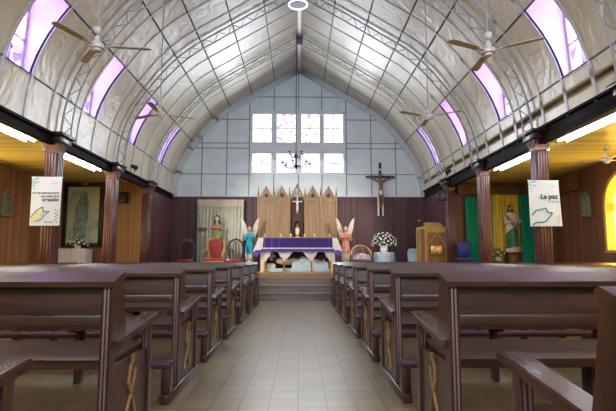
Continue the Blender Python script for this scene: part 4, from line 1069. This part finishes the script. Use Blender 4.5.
# armchair throne, gold and red
t = thing('throne_chair', 'ornate gold-framed armchair with tall red upholstered back on platform', 'chair', (-2.33, 13.35, PH))
for sx in (-1, 1):
    for sy in (-1, 1): leg(t, sx*0.25, sy*0.2, 0.36, 'goldpaint', 0.03)
MB().box(-0.30, 0.30, -0.26, 0.26, 0.34, 0.42, 0.02).build('seat_frame', M['goldpaint'], t)
MB().box(-0.27, 0.27, -0.25, 0.22, 0.41, 0.49, 0.035).build('seat', M['redshine'], t)
outl = [(-0.17,0.46),(-0.20,0.60),(-0.27,0.80),(-0.26,0.98),(-0.16,1.06),(-0.06,1.06),(0,1.12),(0.06,1.06),(0.16,1.06),(0.26,0.98),(0.27,0.80),(0.20,0.60),(0.17,0.46)]
inn = [(x*0.80, 0.50+(z-0.46)*0.88) for x, z in outl]
MB().strip(outl, inn, 'xz', 0.20, 0.26).build('back_frame', M['goldpaint'], t)
MB().prism([(x*0.83, z) for x, z in inn], 'xz', 0.215, 0.245).build('backrest', M['red'], t)
for s in (-1, 1): MB().loft([((s*0.25,0.22,0.72),0.022),((s*0.31,0.0,0.70),0.024),((s*0.31,-0.2,0.68),0.026),((s*0.30,-0.22,0.60),0.02),((s*0.28,-0.2,0.42),0.02)], 8).build('armrest', M['goldpaint'], t)
def dark_chair(label, x, y, rz):
    t = thing('balloon_back_chair', label, 'chair', (x, y, PH), rz, 'dark carved side chairs on the platform')
    for sx in (-1, 1):
        for sy in (-1, 1): leg(t, sx*0.20, sy*0.18, 0.34, 'darkwood')
    MB().box(-0.24, 0.24, -0.22, 0.22, 0.33, 0.39, 0.015).build('seat_frame', M['darkwood'], t)
    MB().box(-0.22, 0.22, -0.21, 0.19, 0.385, 0.46, 0.03).build('seat', M['redshine'], t)
    o_ = [(-0.17,0.40),(-0.21,0.60),(-0.23,0.80),(-0.19,0.95),(-0.08,1.02),(0,1.04),(0.08,1.02),(0.19,0.95),(0.23,0.80),(0.21,0.60),(0.17,0.40)]
    i_ = [(x*0.78, 0.44+(z-0.40)*0.86) for x, z in o_]
    MB().strip(o_, i_, 'xz', 0.17, 0.21).build('back_frame', M['darkwood'], t)
    for u in (-0.06, 0, 0.06): MB().loft([((u,0.19,0.44),0.012),((u*1.6,0.19,0.70),0.014),((u*0.7,0.19,0.96),0.012)], 8).build('back_splat', M['darkwood'], t)
dark_chair('dark carved chair with red seat at the far left of the platform', -3.13, 13.45, 0.1)
dark_chair('dark balloon-back chair with red seat between throne and blue angel', -1.76, 13.2, -0.05)
# plant stand / pedestal dish at left
t = thing('pedestal_dish', 'shallow bronze dish on a tall thin stand beside the curtain', 'stand', (-2.80, 13.98, PH))
MB().lathe([(0.13,0),(0.12,0.03),(0.03,0.06),(0.018,0.3),(0.022,0.7),(0.018,1.2),(0.03,1.27)], n=16).build('stand', M['sheertop'], t)
MB().lathe([(0.03,1.27),(0.10,1.30),(0.15,1.36),(0.145,1.37),(0.08,1.32),(0.01,1.31)], n=24).build('dish', M['dustyrose'], t)
# wicker chair with checkered cloth at right of altar
t = thing('wicker_armchair', 'round wicker armchair with violet checked cushion right of the altar', 'chair', (1.72, 13.3, PH))
def check_mat():
    m, nt, b = newmat('violet_check'); mp = coords(nt, (22,22,22)); ck = N(nt, 'ShaderNodeTexChecker'); ck.inputs['Scale'].default_value = 1.0
    ck.inputs['Color1'].default_value = (0.55,0.50,0.60,1); ck.inputs['Color2'].default_value = (0.12,0.06,0.16,1)
    nt.links.new(mp.outputs[0], ck.inputs['Vector']); nt.links.new(ck.outputs[0], b.inputs['Base Color']); b.inputs['Roughness'].default_value = 0.8; return m
M['check'] = check_mat()
for sx in (-1, 1):
    for sy in (-1, 1): leg(t, sx*0.2, sy*0.18, 0.36, 'darkwood')
MB().lathe([(0.27,0.34),(0.29,0.38),(0.28,0.42)], n=24).build('seat_frame', M['darkwood'], t)
b = MB(); n = 20
for k in range(n):
    a, c = -0.3+(PI+0.6)*k/n, -0.3+(PI+0.6)*(k+1)/n
    za, zb = 0.60+0.25*max(0, math.sin(a)), 0.60+0.25*max(0, math.sin(c))
    b.cyl((0.28*math.cos(a), 0.26*math.sin(a), za), (0.28*math.cos(c), 0.26*math.sin(c), zb), 0.02, n=8)
    b.cyl((0.27*math.cos(a), 0.25*math.sin(a), 0.40), (0.28*math.cos(a), 0.26*math.sin(a), za), 0.008, n=6)
b.build('backrest', M['tan'], t)
MB().lathe([(0.25,0.42),(0.27,0.47),(0.22,0.56),(0.10,0.62),(0.01,0.63)], n=24, fold=0.03).build('cushion', M['check'], t)
# flower table
t = thing('draped_table', 'small round table in pale blue cloth under white flowers', 'table', (2.40, 13.55, PH))
MB().lathe([(0.33,0.0),(0.32,0.25),(0.30,0.55),(0.285,0.63),(0.27,0.65)], n=72, fold=0.035, nf=16).build('cloth', M['bluecloth'], t)
MB().lathe([(0.29,0.648),(0.285,0.662),(0.01,0.664)], n=40).build('table_top', M['cloth'], t)
bouquet('flower_arrangement', 'large rounded arrangement of white flowers on draped table', (2.40, 13.55, PH+0.666), 0.37, 0.56, 64, None, 0.8, 'petal', 0.027)
# white chair beyond the pulpit
t = thing('plastic_chair', 'white plastic chair standing left of the yellow pulpit', 'chair', (3.22, 13.2, PH))
for sx in (-1, 1):
    for sy in (-1, 1): MB().bar((sx*0.2, sy*0.2, 0), (sx*0.17, sy*0.17, 0.40), 0.03).build('leg', M['bluecloth'], t)
MB().box(-0.2, 0.2, -0.2, 0.2, 0.39, 0.42, 0.012).build('seat', M['bluecloth'], t)
MB().prism([(-0.18,0.42),(-0.2,0.66),(-0.15,0.76),(0.15,0.76),(0.2,0.66),(0.18,0.42)], 'xz', 0.17, 0.20).build('backrest', M['bluecloth'], t)
# blue chair
t = thing('upholstered_chair', 'deep blue upholstered chair just right of the yellow pulpit', 'chair', (4.02, 11.75, PH))
t.location = (4.06, 11.62, PH)
for sx in (-1, 1):
    for sy in (-1, 1): MB().cyl((sx*0.15, sy*0.16, 0), (sx*0.14, sy*0.15, 0.42), 0.014).build('leg', M['iron'], t)
MB().box(-0.17, 0.17, -0.19, 0.19, 0.42, 0.50, 0.03).build('seat', M['blue'], t)
MB().box(-0.17, 0.17, 0.14, 0.20, 0.55, 0.90, 0.04).build('backrest', M['blue'], t)
MB().cyl((-0.12,0.18,0.42), (-0.12,0.18,0.6), 0.012).cyl((0.12,0.18,0.42), (0.12,0.18,0.6), 0.012).build('back_frame', M['iron'], t)
# pulpit
t = thing('pulpit', 'yellow wood pulpit with pointed arch panel and gilded emblem', 'pulpit', (3.28, 12.55, PH))
w2 = 0.31
front = [(-0.20,-0.30),(0.34,-0.30)]; 
foot = [(-0.20,-0.30),(0.34,-0.30),(0.34,0.25),(-0.30,0.25),(-0.30,-0.05)]
t.location = (3.44, 12.5, PH)
MB().prism([(x*0.93, y*0.93) for x, y in foot], 'xy', 0.0, 1.22).build('body', M['pulpitpanel'], t)
MB().prism([(x*1.04, y*1.04) for x, y in foot], 'xy', 1.22, 1.30).build('top', M['yellowwood'], t)
b = MB()
for x, y in foot: b.box(x*0.96-0.028, x*0.96+0.028, y*0.96-0.028, y*0.96+0.028, 0, 1.22, 0.006)
b.build('corner_post', M['yellowwood'], t)
MB().box(-0.20, 0.34, -0.32, -0.28, 0.02, 0.10).box(-0.20, 0.34, -0.32, -0.28, 1.14, 1.22).build('rail', M['yellowwood'], t)
b = MB(); xm = 0.07
for s in (-1, 1):
    pts = [(xm+s*0.21, 0.72), (xm+s*0.20, 0.82), (xm+s*0.16, 0.93), (xm+s*0.09, 1.03), (xm, 1.12)]
    for p, q in zip(pts, pts[1:]): b.bar((p[0], -0.305, p[1]), (q[0], -0.305, q[1]), 0.04, 0.03, (0,1,0))
b.build('pointed_arch', M['tan'], t)
MB().box(xm-0.15, xm+0.14, -0.315, -0.30, 0.57, 0.80, 0.006).build('emblem_plate', M['gold'], t)
b = MB().ball((xm-0.06,-0.316,0.70), 0.05, 0.01, 0.06, 10).ball((xm+0.06,-0.316,0.66), 0.04, 0.01, 0.05, 10); b.build('emblem_relief', M['cream'], t)
MB().prism([(-0.1,1.30),(-0.1,1.34),(0.2,1.44),(0.2,1.30)], 'yz', -0.12, 0.30).build('book_rest', M['yellowwood'], t)
t = thing('microphone', 'thin gooseneck microphone at the left corner of the pulpit', 'microphone', (3.22, 12.5, PH+1.30))
MB().lathe([(0.035,0),(0.035,0.015),(0.01,0.02)], n=12).build('base', M['black'], t)
MB().loft([((0,0,0.02),0.006),((0.0,0.0,0.08),0.006),((-0.02,-0.02,0.13),0.006),((-0.07,-0.05,0.16),0.006)], 6).build('gooseneck', M['iron'], t)
MB().ball((-0.09,-0.06,0.165), 0.035, 0.022, 0.02, 8).build('capsule', M['truss'], t)
